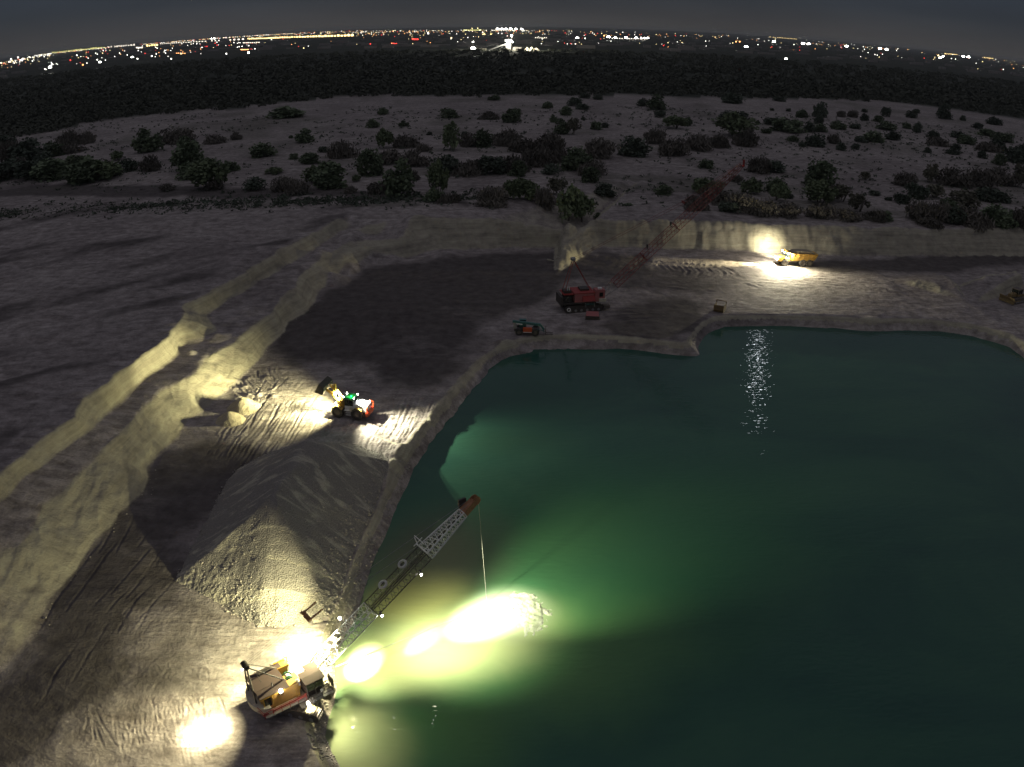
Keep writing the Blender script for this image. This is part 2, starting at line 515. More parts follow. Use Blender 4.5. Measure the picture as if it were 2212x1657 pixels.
# broad rough ground of the left plain, dragged in long diagonal strokes
lp = (Z > 6.5) & (R2 < 330) & (Y < 210)
s_al, s_ac = X * .80 + Y * .60, -X * .60 + Y * .80
Z = Z + np.where(lp, .38 * fbm(s_al / 14, s_ac / 3.2, 4) + .12 * ridged(s_al / 6, s_ac / 1.0, 2), 0)

# ---- wheel ruts
TRACKS = []      # (points, half width, gauge, depth)
rnd = random.Random(11)
def trk(l, gauge=1.9, w=.22, d=.15, z=2.0, lug=0.0):
    TRACKS.append((g2(l, z), gauge, w, d, lug))
for k in range(60):      # fan of straight passes left of the loader
    x = rnd.uniform(560, 760); y = rnd.uniform(815, 900)
    L = rnd.uniform(90, 240); a = R(rnd.uniform(120, 134))
    trk([(x, y), (x + math.cos(a) * L * .5 + rnd.uniform(-6, 6), y + math.sin(a) * L * .5), (x + math.cos(a) * L, y + math.sin(a) * L)], d=rnd.choice((.06, .1, .17)), w=rnd.choice((.13, .2)), gauge=rnd.choice((0, 1.9, 1.9, 2.1)))
for k in range(52):      # curved passes right of it, along the bank
    x = rnd.uniform(800, 925); y = rnd.uniform(865, 925)
    b = rnd.uniform(-30, 25)
    trk([(x + 22, y - 25), (x + 5, y + 15), (x - 22 + b * .2, y + 55), (x - 32 + b * .5, y + 95), (x - 55 + b, y + 130)], d=rnd.choice((.07, .12, .18)), w=rnd.choice((.13, .2)), gauge=rnd.choice((0, 1.9, 2.1)))
for k in range(9):
    r0 = 75 + k * 9 + rnd.uniform(-3, 3)
    trk([(648 + r0 * math.cos(R(a)) * 1.3 + 40, 800 + r0 * .62 * math.sin(R(a))) for a in range(190 - k * 4, 70 - k, -15)], d=.12)
for k in range(26):      # dark yard
    x = rnd.uniform(760, 1450); y = rnd.uniform(575, 700)
    L = rnd.uniform(120, 330); s = rnd.uniform(-.34, -.02) if x < 1100 else rnd.uniform(-.1, .12)
    trk([(x, y), (x - L * .5, y - s * L * .5 + rnd.uniform(-6, 6)), (x - L, y - s * L)], d=.09, w=.35)
for k in range(16):      # road in front of the truck
    x = rnd.uniform(1400, 1750); y = rnd.uniform(562, 620); L = rnd.uniform(90, 300)
    trk([(x, y), (x + L * .5, y + rnd.uniform(-4, 10)), (x + L, y + rnd.uniform(0, 30))], d=.1, w=.3)
for k in range(12):
    x = rnd.uniform(1830, 2050); y = rnd.uniform(600, 650); L = rnd.uniform(90, 200)
    trk([(x, y), (x - L * .4, y - L * .16), (x - L, y - L * .22)], d=.1, w=.35)
for k in range(13):     # arcs where the truck turned
    x0 = 1415 + k * 13
    trk([(x0 - 16, 566 + k * .7), (x0 + 8, 572 + k), (x0 + 20, 584 + k * .6), (x0 + 14, 596)], gauge=0, w=.35, d=.14, lug=0)
for k in range(22):      # crawler and wheel marks round the yellow dragline
    x = rnd.uniform(300, 660); y = rnd.uniform(1345, 1500); L = rnd.uniform(80, 260)
    trk([(x, y), (x - L * .5, y + rnd.uniform(-8, 8)), (x - L, y + rnd.uniform(-10, 26))], gauge=1.7, w=.14, d=.05, lug=.018)
for k in range(18):
    x = rnd.uniform(330, 690); y = rnd.uniform(1590, 1650); L = rnd.uniform(60, 200)
    trk([(x, y), (x - L * .5, y + rnd.uniform(-4, 14)), (x - L, y + rnd.uniform(0, 40))], gauge=1.7, w=.14, d=.06, lug=.018)
for k in range(46):
    x = rnd.uniform(210, 460); y = rnd.uniform(1500, 1560); L = rnd.uniform(60, 150); a = R(rnd.uniform(60, 115))
    trk([(x, y), (x + math.cos(a) * L * .5 + rnd.uniform(-5, 5), y + math.sin(a) * L * .5), (x + math.cos(a) * L, y + math.sin(a) * L)], gauge=1.7, w=.12, d=.05, lug=.012)
for k in range(16):      # long scraper grooves in the dark band at the lower left
    x = rnd.uniform(120, 430); y = rnd.uniform(1060, 1450); L = rnd.uniform(90, 220); a = R(rnd.uniform(118, 135))
    trk([(x, y), (x + math.cos(a) * L * .5, y + math.sin(a) * L * .5), (x + math.cos(a) * L, y + math.sin(a) * L)], d=.05, w=.16)
for k in range(9):       # scraped grooves beside the bank foot above the dragline
    x = rnd.uniform(640, 700); y = 1268 + k * 13
    trk([(x, y + 8), (x + 40, y), (x + 75, y + rnd.uniform(-6, 2))], gauge=0, w=.22, d=.16, lug=0)
LOW, HIGH = np.zeros(X.shape), np.zeros(X.shape)
for line, gauge, w, d, lug in TRACKS:
    xs = [p[0] for p in line]; ys = [p[1] for p in line]
    s = local(min(xs) - 2, max(xs) + 2, min(ys) - 2, max(ys) + 2)
    if s is None: continue
    lx, ly, lz = X[s], Y[s], Z[s]
    wx, wy = lx + N2[s] * .22, ly + N2[s] * .18
    D = rut_dist(line, wx, wy)
    dd = np.abs(D - gauge / 2)
    al = (lx * (line[-1][0] - line[0][0]) + ly * (line[-1][1] - line[0][1])) / max(math.hypot(line[-1][0] - line[0][0], line[-1][1] - line[0][1]), .1)
    w = w * (.75 + .0025 * float(np.hypot(lx.mean(), ly.mean())))
    fade = sstep(-.5, .2, N1[s] * 1.2 + N2[s] + .3 * math.sin(7.0 * line[0][0])) * d
    LOW[s] = np.minimum(LOW[s], -np.exp(-(dd / w) ** 2) * fade * (1 + (.25 * np.sin(al * 14) if lug else 0)))
    HIGH[s] = np.maximum(HIGH[s], .55 * np.exp(-((dd - 1.8 * w) / (.6 * w)) ** 2) * fade)

okr = (Z < 3.2) & (Z > 1.2) & (steep < .3)
Z = Z + np.where(okr, LOW + HIGH, 0)
# scattered humps of windrowed sand on the upper bench and spoil points at its far end
rnd = random.Random(5)
def hump(x, y, z, h, r, sx=1.0):
    global Z
    q = ground(x, y, z)
    s = local(q.x - 3 * r * sx, q.x + 3 * r * sx, q.y - 3 * r, q.y + 3 * r)
    if s is None: return
    d = np.hypot((X[s] - q.x) / sx, Y[s] - q.y) + N3[s] * .25
    Z[s] = np.maximum(Z[s], Z[s] + h * np.clip(1 - d / r, 0, 1))
for x, y, h, r in ((715,583,2.2,4),(742,560,2.4,4),(770,545,2.4,4.2),(800,535,2.2,4),(838,535,1.6,4),(760,520,1.6,3.6),(690,560,1.4,3),(640,640,1,3),(870,520,1.4,4),(905,505,1.3,4),(960,525,1.2,5),
                   (420,742,.6,2.2),(470,738,.8,2.4),(415,770,.5,.9),(550,680,.7,3),(580,650,.7,3),(610,620,.8,3),(640,590,.8,3)):
    hump(x, y, 4.5, h, r)
for k in range(17):     # lobes dumped along the lake bank
    x = 1080 + k * 25
    hump(x, 736 - 2 * math.sin(k) - (8 if 3 < k < 10 else 0) + max(0, k - 10) * 2.4, 2.3, .7, 1.7, 1.3)
for k in range(16):
    hump(1570 + k * 40, 690 + max(0, k - 9) * 4 + 2 * math.sin(k * 2.2), 2.3, .55, 2.4, 1.5)
for k in range(26):
    hump(1040 - k * 7.7 + rnd.uniform(-5, 5), 778 + k * 9 + rnd.uniform(-4, 4), 2.2, rnd.uniform(.3, .7), rnd.uniform(1, 1.9))
for k in range(16):
    hump(rnd.uniform(505, 590), rnd.uniform(808, 866), 2, rnd.uniform(.1, .32), rnd.uniform(.4, .9))
# gully noses on the left bank faces
# ---- masks for the ground material: damp, pale, veg (grass tint), far
wx, wy = X + N2 * 4 + N1 * 5, Y + N2 * 4
wX, wY = X + N3 * .8 + N2 * 1.5, Y + N3 * .8 + N1 * 3
damp = np.zeros(X.shape)
DAMP = [([(560,778),(590,730),(640,680),(700,630),(790,582),(900,566),(1100,548),(1260,545),(1400,556),(1390,600),(1200,600),(1180,640),(1080,690),(1020,740),(990,800),(900,850),(780,800),(700,780),(620,790)], 1.0),
        ([(330,1012),(420,960),(560,960),(640,960),(560,1040),(470,1130),(400,1230),(385,1290),(300,1300),(250,1340),(205,1420),(150,1500),(95,1600),(0,1700),(-100,1700),(-80,1500),(90,1350),(150,1260),(260,1110)], 1.0),
        ([(1350,655),(1420,640),(1480,655),(1500,690),(1490,738),(1380,735),(1290,715),(1330,690)], .8),
        ([(1700,570),(1760,585),(1800,590),(2000,590),(2212,572),(2450,580),(2450,560),(2100,552),(1900,562),(1800,560)], 1.0),
        ([(1180,600),(1330,575),(1640,575),(1640,600),(1500,640),(1300,620)], .55),
        ([(300,1380),(420,1400),(400,1480),(280,1520),(180,1600),(120,1657),(60,1657),(200,1480)], .45)]
sub = (slice(0, 1000, 4), slice(None, None, 4))
dsub = np.zeros(X[sub].shape)
for poly, v in DAMP:
    P2, acc = g2(poly, 2.0), 0
    for k in range(11):
        rr_ = 3.0 * math.sqrt((k + .5) / 11)
        acc = acc + in_poly(P2, wx[sub] + rr_ * math.cos(k * 2.4), wy[sub] + rr_ * math.sin(k * 2.4))
    dsub = np.maximum(dsub, acc / 11 * v)
full = np.repeat(np.repeat(dsub, 4, 0), 4, 1)
hr, wc_ = min(full.shape[0], X.shape[0]), min(full.shape[1], X.shape[1])
damp[:hr, :wc_] = full[:hr, :wc_]
damp *= (1.0 + .7 * fbm(X / 9 + 4, Y / 9, 3)).clip(.6, 1.2)
damp *= (Z < 4.2) & (R2 < 400)
# brown disturbed strokes of the left plain
st = sstep(.02, .45, fbm(s_al / 26, s_ac / 5.5, 5, .6) + .25 * fbm(X / 50, Y / 50, 2))
lpw = lp * sstep(0, 1, 1) 
edge = in_poly(g2([(-300,440),(0,425),(200,420),(420,410),(560,418),(700,420),(800,440),(740,470),(640,500),(420,640),(360,700),(200,830),(0,1000),(-300,1200)], 8.0), wx, wy)
damp = np.maximum(damp, lpw * edge * st * .75)
trash = in_poly(g2([(-300,420),(0,402),(230,400),(420,405),(560,408),(700,405),(860,425),(1000,440),(1000,450),(860,436),(700,425),(560,430),(420,428),(230,425),(0,425),(-300,450)], 8.0), wx, wy)
damp = np.maximum(damp, trash * .8)
for _ in range(10):
    damp[1:-1, 1:-1] = (damp[1:-1, 1:-1] * 2 + damp[2:, 1:-1] + damp[:-2, 1:-1] + damp[1:-1, 2:] + damp[1:-1, :-2]) / 6
pale = np.clip(steep * (Z > 1.0) * 1.0, 0, 1)
chan = np.exp(-(((Y - 262 - 12 * fbm(X / 60, Y / 60, 2)) / 7) ** 2)) * (X > -60) * .5
veg = np.where(far_plain, sstep(.1, .5, fbm(X / 30 + 9, Y / 12, 4)) * .6, 0)
fe = g2([(-300,340),(0,300),(110,285),(200,262),(310,246),(400,240),(500,234),(620,223),(690,212),(860,205),(1000,208),(1120,205),(1300,205),(1500,208),(1700,213),(1850,215),(1960,222),(2060,235),(2212,258),(2500,300),(2500,90),(-300,90)], 8.0)
FOREST_EDGE = fe
forest = in_poly([(x, y) for x, y in fe[:-2]] + [(3000, 1500), (-3000, 1500)], X + N1 * 8, Y + N1 * 8) | (R2 > 1300)
forest = forest.astype(float)

# drop the lake bed out of sight below the surface
keepv = Z > -1.6
idx = np.arange(X.size).reshape(X.shape)
q = (keepv[:-1, :-1] | keepv[1:, :-1] | keepv[:-1, 1:] | keepv[1:, 1:])
quads = np.stack([idx[:-1, :-1][q], idx[:-1, 1:][q], idx[1:, 1:][q], idx[1:, :-1][q]], 1)
print("ground quads", len(quads))
used = np.zeros(X.size, bool); used[quads.ravel()] = True
remap = np.cumsum(used) - 1
quads = remap[quads]
co = np.stack([X.ravel()[used], Y.ravel()[used], Z.ravel()[used]], 1).astype(np.float32)
def np_mesh(name, co, quads):
    me = bpy.data.meshes.new(name)
    k = quads.shape[1]
    me.vertices.add(len(co)); me.vertices.foreach_set('co', co.ravel())
    me.loops.add(quads.size); me.loops.foreach_set('vertex_index', quads.ravel().astype(np.int32))
    me.polygons.add(len(quads))
    me.polygons.foreach_set('loop_start', np.arange(0, quads.size, k, dtype=np.int32))
    me.update(calc_edges=True)
    return me
me = np_mesh("ground", co, quads)
me.polygons.foreach_set('use_smooth', np.ones(len(quads), bool))
at = me.color_attributes.new("soil", 'FLOAT_COLOR', 'POINT')
cols = np.stack([damp.ravel()[used], pale.ravel()[used], veg.ravel()[used], forest.ravel()[used]], 1).astype(np.float32)
at.data.foreach_set('color', cols.ravel())

gm, t, b = principled("soil")
tc = t.nodes.new('ShaderNodeTexCoord'); OB = tc.outputs['Object']
an = t.nodes.new('ShaderNodeVertexColor'); an.layer_name = "soil"
sep = t.nodes.new('ShaderNodeSeparateColor'); t.links.new(an.outputs['Color'], sep.inputs[0])
mp = t.nodes.new('ShaderNodeMapping'); mp.inputs['Rotation'].default_value = (0, 0, R(-37)); mp.inputs['Scale'].default_value = (.25, 1.1, 1)
t.links.new(OB, mp.inputs['Vector'])
nb = noise(t, .035, 6, .6, OB, .4); nm = noise(t, .5, 6, .65, OB); nf = noise(t, 3.0, 4, .7, OB); ns = noise(t, .8, 5, .65, mp.outputs[0], .6)
r1 = ramp(t, [(.3, (.225, .205, .205)), (.5, (.31, .288, .285)), (.72, (.385, .36, .35))]); t.links.new(nb.outputs[0], r1.inputs[0])
r2 = ramp(t, [(.3, (.58, .56, .54)), (.7, (1.3, 1.27, 1.23))]); t.links.new(nm.outputs[0], r2.inputs[0])
c = mix(t, 1.0, r1.outputs[0], r2.outputs[0], 'MULTIPLY')
r3 = ramp(t, [(.33, (.62, .59, .58)), (.5, (.95, .94, .94)), (.66, (1.22, 1.22, 1.22))]); t.links.new(ns.outputs[0], r3.inputs[0])
c = mix(t, .8, c, r3.outputs[0], 'MULTIPLY')
r4 = ramp(t, [(.3, (.72, .71, .70)), (.7, (1.2, 1.2, 1.2))]); t.links.new(nf.outputs[0], r4.inputs[0])
c = mix(t, .8, c, r4.outputs[0], 'MULTIPLY')
dn = mathn(t, 'ADD', sep.outputs[0], mathn(t, 'MULTIPLY', mathn(t, 'SUBTRACT', ns.outputs[0], .5), 1.1))
dr = ramp(t, [(.14, (0, 0, 0)), (.72, (1, 1, 1))]); t.links.new(dn, dr.inputs[0])
dcol = ramp(t, [(.3, (.058, .050, .048)), (.7, (.115, .102, .098))]); t.links.new(nm.outputs[0], dcol.inputs[0])
c = mix(t, mathn(t, 'MULTIPLY', dr.outputs[0], .92), c, dcol.outputs[0])
pcol = ramp(t, [(.36, (.22, .20, .165)), (.5, (.33, .305, .24)), (.64, (.43, .405, .31))]); 
mz = t.nodes.new('ShaderNodeMapping'); mz.inputs['Scale'].default_value = (.05, .05, 1.6); t.links.new(OB, mz.inputs['Vector'])
nz_ = noise(t, 1.0, 5, .65, mz.outputs[0], .3)
t.links.new(mathn(t, 'ADD', mathn(t, 'MULTIPLY', nm.outputs[0], .45), mathn(t, 'MULTIPLY', nz_.outputs[0], .55)), pcol.inputs[0])
pn = mathn(t, 'ADD', sep.outputs[1], mathn(t, 'MULTIPLY', mathn(t, 'SUBTRACT', nm.outputs[0], .5), .8))
pr = ramp(t, [(.25, (0, 0, 0)), (.7, (1, 1, 1))]); t.links.new(pn, pr.inputs[0])
c = mix(t, pr.outputs[0], c, pcol.outputs[0])
c = mix(t, mathn(t, 'MULTIPLY', sep.outputs[2], .8), c, (.10, .10, .075))
ff = mathn(t, 'MULTIPLY', mathn(t, 'ADD', an.outputs['Alpha'], 0.0), 1.0, True)
fcol = ramp(t, [(.35, (.028, .034, .026)), (.65, (.06, .066, .05))]); t.links.new(noise(t, .012, 6, .6, OB).outputs[0], fcol.inputs[0])
c = mix(t, ff, c, fcol.outputs[0])
t.links.new(c, b.inputs['Base Color'])
b.inputs['Roughness'].default_value = .95
b.inputs['Specular IOR Level'].default_value = .15
bp = t.nodes.new('ShaderNodeBump'); bp.inputs['Strength'].default_value = 1.0; bp.inputs['Distance'].default_value = .22
hh = mathn(t, 'ADD', nm.outputs[0], mathn(t, 'MULTIPLY', nf.outputs[0], .35))
hh = mathn(t, 'ADD', hh, mathn(t, 'MULTIPLY', ns.outputs[0], .8))
t.links.new(hh, bp.inputs['Height']); t.links.new(bp.outputs[0], b.inputs['Normal'])
me.materials.append(gm)
ground_ob = tag(link(bpy.data.objects.new("ground", me)), kind='structure')

# ---------------------------------------------------------------- gravel heap: a body of its own standing on the pit floor
def np_patch(name, x0, x1, y0, y1, step, hfun, cut, mat):
    xs, ys = np.arange(x0, x1, step), np.arange(y0, y1, step)
    gx, gy = np.meshgrid(xs, ys)
    gz = hfun(gx, gy)
    keep = gz > cut
    i = np.arange(gx.size).reshape(gx.shape)
    q = keep[:-1, :-1] | keep[1:, :-1] | keep[:-1, 1:] | keep[1:, 1:]
    qs = np.stack([i[:-1, :-1][q], i[:-1, 1:][q], i[1:, 1:][q], i[1:, :-1][q]], 1)
    u = np.zeros(gx.size, bool); u[qs.ravel()] = True
    rm = np.cumsum(u) - 1
    m = np_mesh(name, np.stack([gx.ravel()[u], gy.ravel()[u], gz.ravel()[u]], 1).astype(np.float32), rm[qs])
    m.polygons.foreach_set('use_smooth', np.ones(len(qs), bool))
    m.materials.append(mat)
    return link(bpy.data.objects.new(name, m))
def gravel_mat(name, lo, hi, fines):
    m, t, b = principled(name)
    tc = t.nodes.new('ShaderNodeTexCoord')
    vo = t.nodes.new('ShaderNodeTexVoronoi'); vo.inputs['Scale'].default_value = 7.0; t.links.new(tc.outputs['Object'], vo.inputs['Vector'])
    mp = t.nodes.new('ShaderNodeMapping'); mp.inputs['Rotation'].default_value = (0, 0, R(25)); mp.inputs['Scale'].default_value = (.16, 1.0, .4)
    t.links.new(tc.outputs['Object'], mp.inputs['Vector'])
    big = noise(t, .75, 5, .6, mp.outputs[0], .5); sm = noise(t, 9, 3, .7, tc.outputs['Object'])
    r = ramp(t, [(.2, lo), (.8, hi)]); t.links.new(sm.outputs[0], r.inputs[0])
    rs = ramp(t, [(.52, (0, 0, 0)), (.62, (1, 1, 1))]); t.links.new(big.outputs[0], rs.inputs[0])
    c = mix(t, mathn(t, 'MULTIPLY', rs.outputs[0], .8), r.outputs[0], fines)
    sc = ramp(t, [(.0, (1.5, 1.5, 1.5)), (.22, (1, 1, 1)), (.6, (.7, .7, .7))]); t.links.new(vo.outputs['Distance'], sc.inputs[0])
    t.links.new(mix(t, .6, c, sc.outputs[0], 'MULTIPLY'), b.inputs['Base Color'])
    b.inputs['Roughness'].default_value = .9
    b.inputs['Specular IOR Level'].default_value = .2
    bp = t.nodes.new('ShaderNodeBump'); bp.inputs['Distance'].default_value = .12; bp.inputs['Strength'].default_value = .9
    t.links.new(mathn(t, 'SUBTRACT', sm.outputs[0], mathn(t, 'MULTIPLY', vo.outputs['Distance'], .9)), bp.inputs['Height'])
    t.links.new(bp.outputs[0], b.inputs['Normal'])
    return m
M_gravel = gravel_mat("gravel", (.19, .18, .17), (.39, .365, .33), (.60, .56, .45))
M_sand = gravel_mat("sand", (.40, .35, .25), (.52, .46, .34), (.5, .45, .33))
RIDGE = [(660, 956, 8.3), (642, 976, 8.6), (626, 1013, 8.7), (598, 1056, 8.8), (592, 1070, 8.7)]
RIDGE3 = g3(RIDGE)
def heap_h(x, y):
    best = np.full(x.shape, -9.0)
    n = fbm(x / 3, y / 3, 3)
    for (x0, y0, z0), (x1, y1, z1) in zip(RIDGE3[:-1], RIDGE3[1:]):
        dx, dy = x1 - x0, y1 - y0
        t_ = np.clip(((x - x0) * dx + (y - y0) * dy) / (dx * dx + dy * dy), 0, 1)
        d = np.hypot(x - x0 - t_ * dx, y - y0 - t_ * dy)
        d = np.sqrt(d * d + .35 * .35) - .35
        best = np.maximum(best, z0 + (z1 - z0) * t_ - d * .60)
    ang = np.arctan2(y - RIDGE3[3][1], x - RIDGE3[3][0])
    bx, by, bz = RIDGE3[-1]
    # dozed flanks: a planar dark left face and a steep front face that meet in a sharp arete
    best = np.minimum(best, bz + .15 + .70 * (x - bx) + .02 * (y - by) + .5 * np.maximum(0, y - RIDGE3[2][1]) * .0)
    best = np.minimum(best, bz + .25 + .36 * (x - bx) + .62 * (y - by) + 30 * (y > by + 6))
    best = best + .16 * n + .10 * fbm(x / .8, y / .8, 3) + .05 * ridged(ang * 9, np.hypot(x, y) / 30, 2)
    sd = dist_line([(p[0], p[1]) for p in shore3[20:50]], x, y) * np.where(in_poly(LAKE, x, y), -1, 1)
    best = np.minimum(best, .1 + sd * .95 + .2 * n)
    toe = sstep(2.0, 4.2, best)
    return best + (1 - toe) * .16 * np.abs(vnoise(x / .28, y / .28)) * 2 + .05 * vnoise(x / .22, y / .22)
heap = np_patch("gravel_heap", -44, -6, 46, 92, .12, heap_h, .6, M_gravel)
tag(heap, "long grey gravel heap with a sharp ridge between the lake bank and yellow dragline", "gravel heap")

def cone_heap(x, y, h, r, label, seed):
    q = ground(x, y, 2.0)
    def f(gx, gy):
        d = np.hypot(gx - q.x, gy - q.y)
        return 2.0 + h * (1 - d / r) + .16 * fbm(gx / .7 + seed, gy / .7, 3) - .25 * np.exp(-(d / .5) ** 2)
    o = np_patch("sand_pile", q.x - r * 1.3, q.x + r * 1.3, q.y - r * 1.3, q.y + r * 1.3, .1, f, 1.6, M_sand)
    return tag(o, label, "sand pile", "dumped sand piles at the foot of the left bank")
cone_heap(526, 882, 1.9, 2.5, "pale sand pile farther from the dragline, at the foot of the lit bank", 3)
cone_heap(497, 908, 1.6, 2.1, "smaller sand pile nearest the gravel heap, at the foot of the lit bank", 9)

# loose stones along the heap foot, lake bank and heap flanks
rs = np.random.RandomState(3)
def stones(name, centres, smin, smax, mat):
    base = np.array([(1,0,0),(-1,0,0),(0,1,0),(0,-1,0),(0,0,1),(0,0,-1)], float)
    tf = np.array([(0,2,4),(2,1,4),(1,3,4),(3,0,4),(2,0,5),(1,2,5),(3,1,5),(0,3,5)])
    n = len(centres)
    s = (smin + (smax - smin) * rs.rand(n) ** 3)[:, None, None] * (.7 + .6 * rs.rand(n, 6, 1))
    an_ = rs.rand(n) * 6.28
    bx = base[None, :, 0] * np.cos(an_)[:, None] - base[None, :, 1] * np.sin(an_)[:, None]
    by = base[None, :, 0] * np.sin(an_)[:, None] + base[None, :, 1] * np.cos(an_)[:, None]
    bb = np.stack([bx, by, np.broadcast_to(base[None, :, 2] * .7, bx.shape)], 2) * s
    v = (centres[:, None, :] + bb).reshape(-1, 3).astype(np.float32)
    f = (tf[None] + (np.arange(n) * 6)[:, None, None]).reshape(-1, 3)
    m = np_mesh(name, v, f); m.materials.append(mat)
    return tag(link(bpy.data.objects.new(name, m)), kind='stuff')
cs = []
hx, hy = -44 + 38 * rs.rand(90000), 46 + 46 * rs.rand(90000)
hz = heap_h(hx, hy)
p = np.where(hz < 3.8, .55, .10) * (hz > 1.7) * (1.0 - .6 * (hx < -28))
k = rs.rand(len(hx)) < p * .42
cs.append(np.stack([hx[k], hy[k], np.maximum(hz[k], 2.0)], 1))
M_stone = paint("pale_stone", (.36, .33, .30), .85, .6, (.2, .18, .16), scale=.9)
stones("loose_stones", np.concatenate(cs), .04, .19, M_stone)
bs = []
for i in range(24, 49):
    a = np.array(shore3[i])
    a2 = np.array(shore3[i + 1])
    c_ = np.array(min(crest3, key=lambda p: (p[0] - a[0]) ** 2 + (p[1] - a[1]) ** 2)); c2 = np.array(min(crest3, key=lambda p: (p[0] - a2[0]) ** 2 + (p[1] - a2[1]) ** 2))
    m_ = 90
    u_, w_ = rs.rand(m_, 1), rs.rand(m_, 1)
    bs.append((a + (a2 - a) * u_) * (1 - w_) + (c_ + (c2 - c_) * u_) * w_ + np.array([0, 0, .05]))
for L_, n_ in ((toe3, 5), (bup3, 3)):
    for a, c_ in zip(L_[2:-2], L_[3:-1]):
        a, c_ = np.array(a), np.array(c_)
        u_ = rs.rand(n_, 1)
        q_ = a + (c_ - a) * u_ + np.concatenate([rs.normal(0, .5, (n_, 2)), np.full((n_, 1), .08)], 1)
        bs.append(q_)
stones("bank_stones", np.concatenate(bs), .03, .17, M_stone)

# ---------------------------------------------------------------- lake
wm, t, b = principled("lake_water")
tc = t.nodes.new('ShaderNodeTexCoord'); OB = tc.outputs['Object']
def blob(cx, cy, rad, soft, warp=4.0, sc=.06, seed=0.0, sy=1.0, rot=0.0):
    """soft-edged patch of stirred-up sediment round a place on the lake"""
    mpn = t.nodes.new('ShaderNodeMapping'); mpn.inputs['Location'].default_value = (seed, 0, 0); t.links.new(OB, mpn.inputs['Vector'])
    nn = noise(t, sc, 5, .55, mpn.outputs[0], .6)
    off = t.nodes.new('ShaderNodeVectorMath'); off.operation = 'SUBTRACT'; t.links.new(nn.outputs['Color'], off.inputs[0]); off.inputs[1].default_value = (.5, .5, .5)
    sc_ = t.nodes.new('ShaderNodeVectorMath'); sc_.operation = 'SCALE'; t.links.new(off.outputs[0], sc_.inputs[0]); sc_.inputs['Scale'].default_value = warp
    ad = t.nodes.new('ShaderNodeVectorMath'); ad.operation = 'ADD'; t.links.new(OB, ad.inputs[0]); t.links.new(sc_.outputs[0], ad.inputs[1])
    m2 = t.nodes.new('ShaderNodeMapping'); m2.vector_type = 'TEXTURE'
    m2.inputs['Location'].default_value = (cx, cy, 0); m2.inputs['Rotation'].default_value = (0, 0, rot); m2.inputs['Scale'].default_value = (rad, rad * sy, 1e6)
    t.links.new(ad.outputs[0], m2.inputs['Vector'])
    ln = t.nodes.new('ShaderNodeVectorMath'); ln.operation = 'LENGTH'; t.links.new(m2.outputs[0], ln.inputs[0])
    rr = ramp(t, [(max(0, 1 - soft), (1, 1, 1)), (1.0, (0, 0, 0))]); rr.color_ramp.interpolation = 'EASE'
    t.links.new(ln.outputs['Value'], rr.inputs[0])
    return rr.outputs[0]
mpn = t.nodes.new('ShaderNodeMapping'); mpn.inputs['Scale'].default_value = (.5, 1, 1); mpn.inputs['Rotation'].default_value = (0, 0, R(25)); t.links.new(OB, mpn.inputs['Vector'])
nw = noise(t, .05, 7, .62, mpn.outputs[0], .5)
rw = ramp(t, [(.3, (.020, .074, .062)), (.5, (.030, .100, .072)), (.7, (.046, .130, .082))]); t.links.new(nw.outputs[0], rw.inputs[0])
c = rw.outputs[0]
LAKE_BLOBS = True
def wp(x, y): return ground(x, y, 0)
for (x, y, rad, soft, col, f, warp, sy, rot) in (
    (1250, 1250, 40, .9, (.024, .098, .044), .85, 14, .7, .5),
    (1080, 955, 12, .9, (.030, .085, .050), .6, 5, .55, .2),
    (1130, 880, 14, .9, (.02, .075, .055), .6, 6, .8, .8),
    (1290, 1180, 26, .95, (.060, .145, .062), .6, 9, .4, .45),
    (930, 1230, 11, .8, (.085, .095, .065), .9, 5, 1.5, -.3),
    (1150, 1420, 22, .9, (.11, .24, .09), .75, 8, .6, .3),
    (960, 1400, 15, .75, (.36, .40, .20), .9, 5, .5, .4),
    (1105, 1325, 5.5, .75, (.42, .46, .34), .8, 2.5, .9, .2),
    (1500, 1130, 34, .95, (.028, .105, .062), .7, 10, .35, .55),
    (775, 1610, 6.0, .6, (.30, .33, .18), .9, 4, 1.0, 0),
    (960, 1600, 9, .9, (.06, .14, .05), .6, 6, .8, 0),
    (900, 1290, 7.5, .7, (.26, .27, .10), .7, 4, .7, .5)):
    w_ = wp(x, y)
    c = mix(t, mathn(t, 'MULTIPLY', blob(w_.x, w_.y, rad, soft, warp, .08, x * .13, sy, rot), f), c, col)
t.links.new(c, b.inputs['Base Color'])
b.inputs['Roughness'].default_value = .004
b.inputs['IOR'].default_value = 1.33
mr = t.nodes.new('ShaderNodeMapping'); mr.inputs['Scale'].default_value = (.5, 1.25, 1); mr.inputs['Rotation'].default_value = (0, 0, R(14)); t.links.new(OB, mr.inputs['Vector'])
n1 = noise(t, 1.5, 1, .4, mr.outputs[0], .4); n2 = noise(t, 5.5, 2, .5, mr.outputs[0])
bp = t.nodes.new('ShaderNodeBump'); bp.inputs['Distance'].default_value = .030; bp.inputs['Strength'].default_value = 1.0
t.links.new(mathn(t, 'ADD', n1.outputs[0], mathn(t, 'MULTIPLY', n2.outputs[0], .025)), bp.inputs['Height'])
t.links.new(bp.outputs[0], b.inputs['Normal'])
w = MB(); w.add([(-34, -60, 0), (330, -60, 0), (330, 170, 0), (-34, 170, 0)], [(0, 1, 2, 3)])
lake = tag(w.build("water", wm), kind='structure')
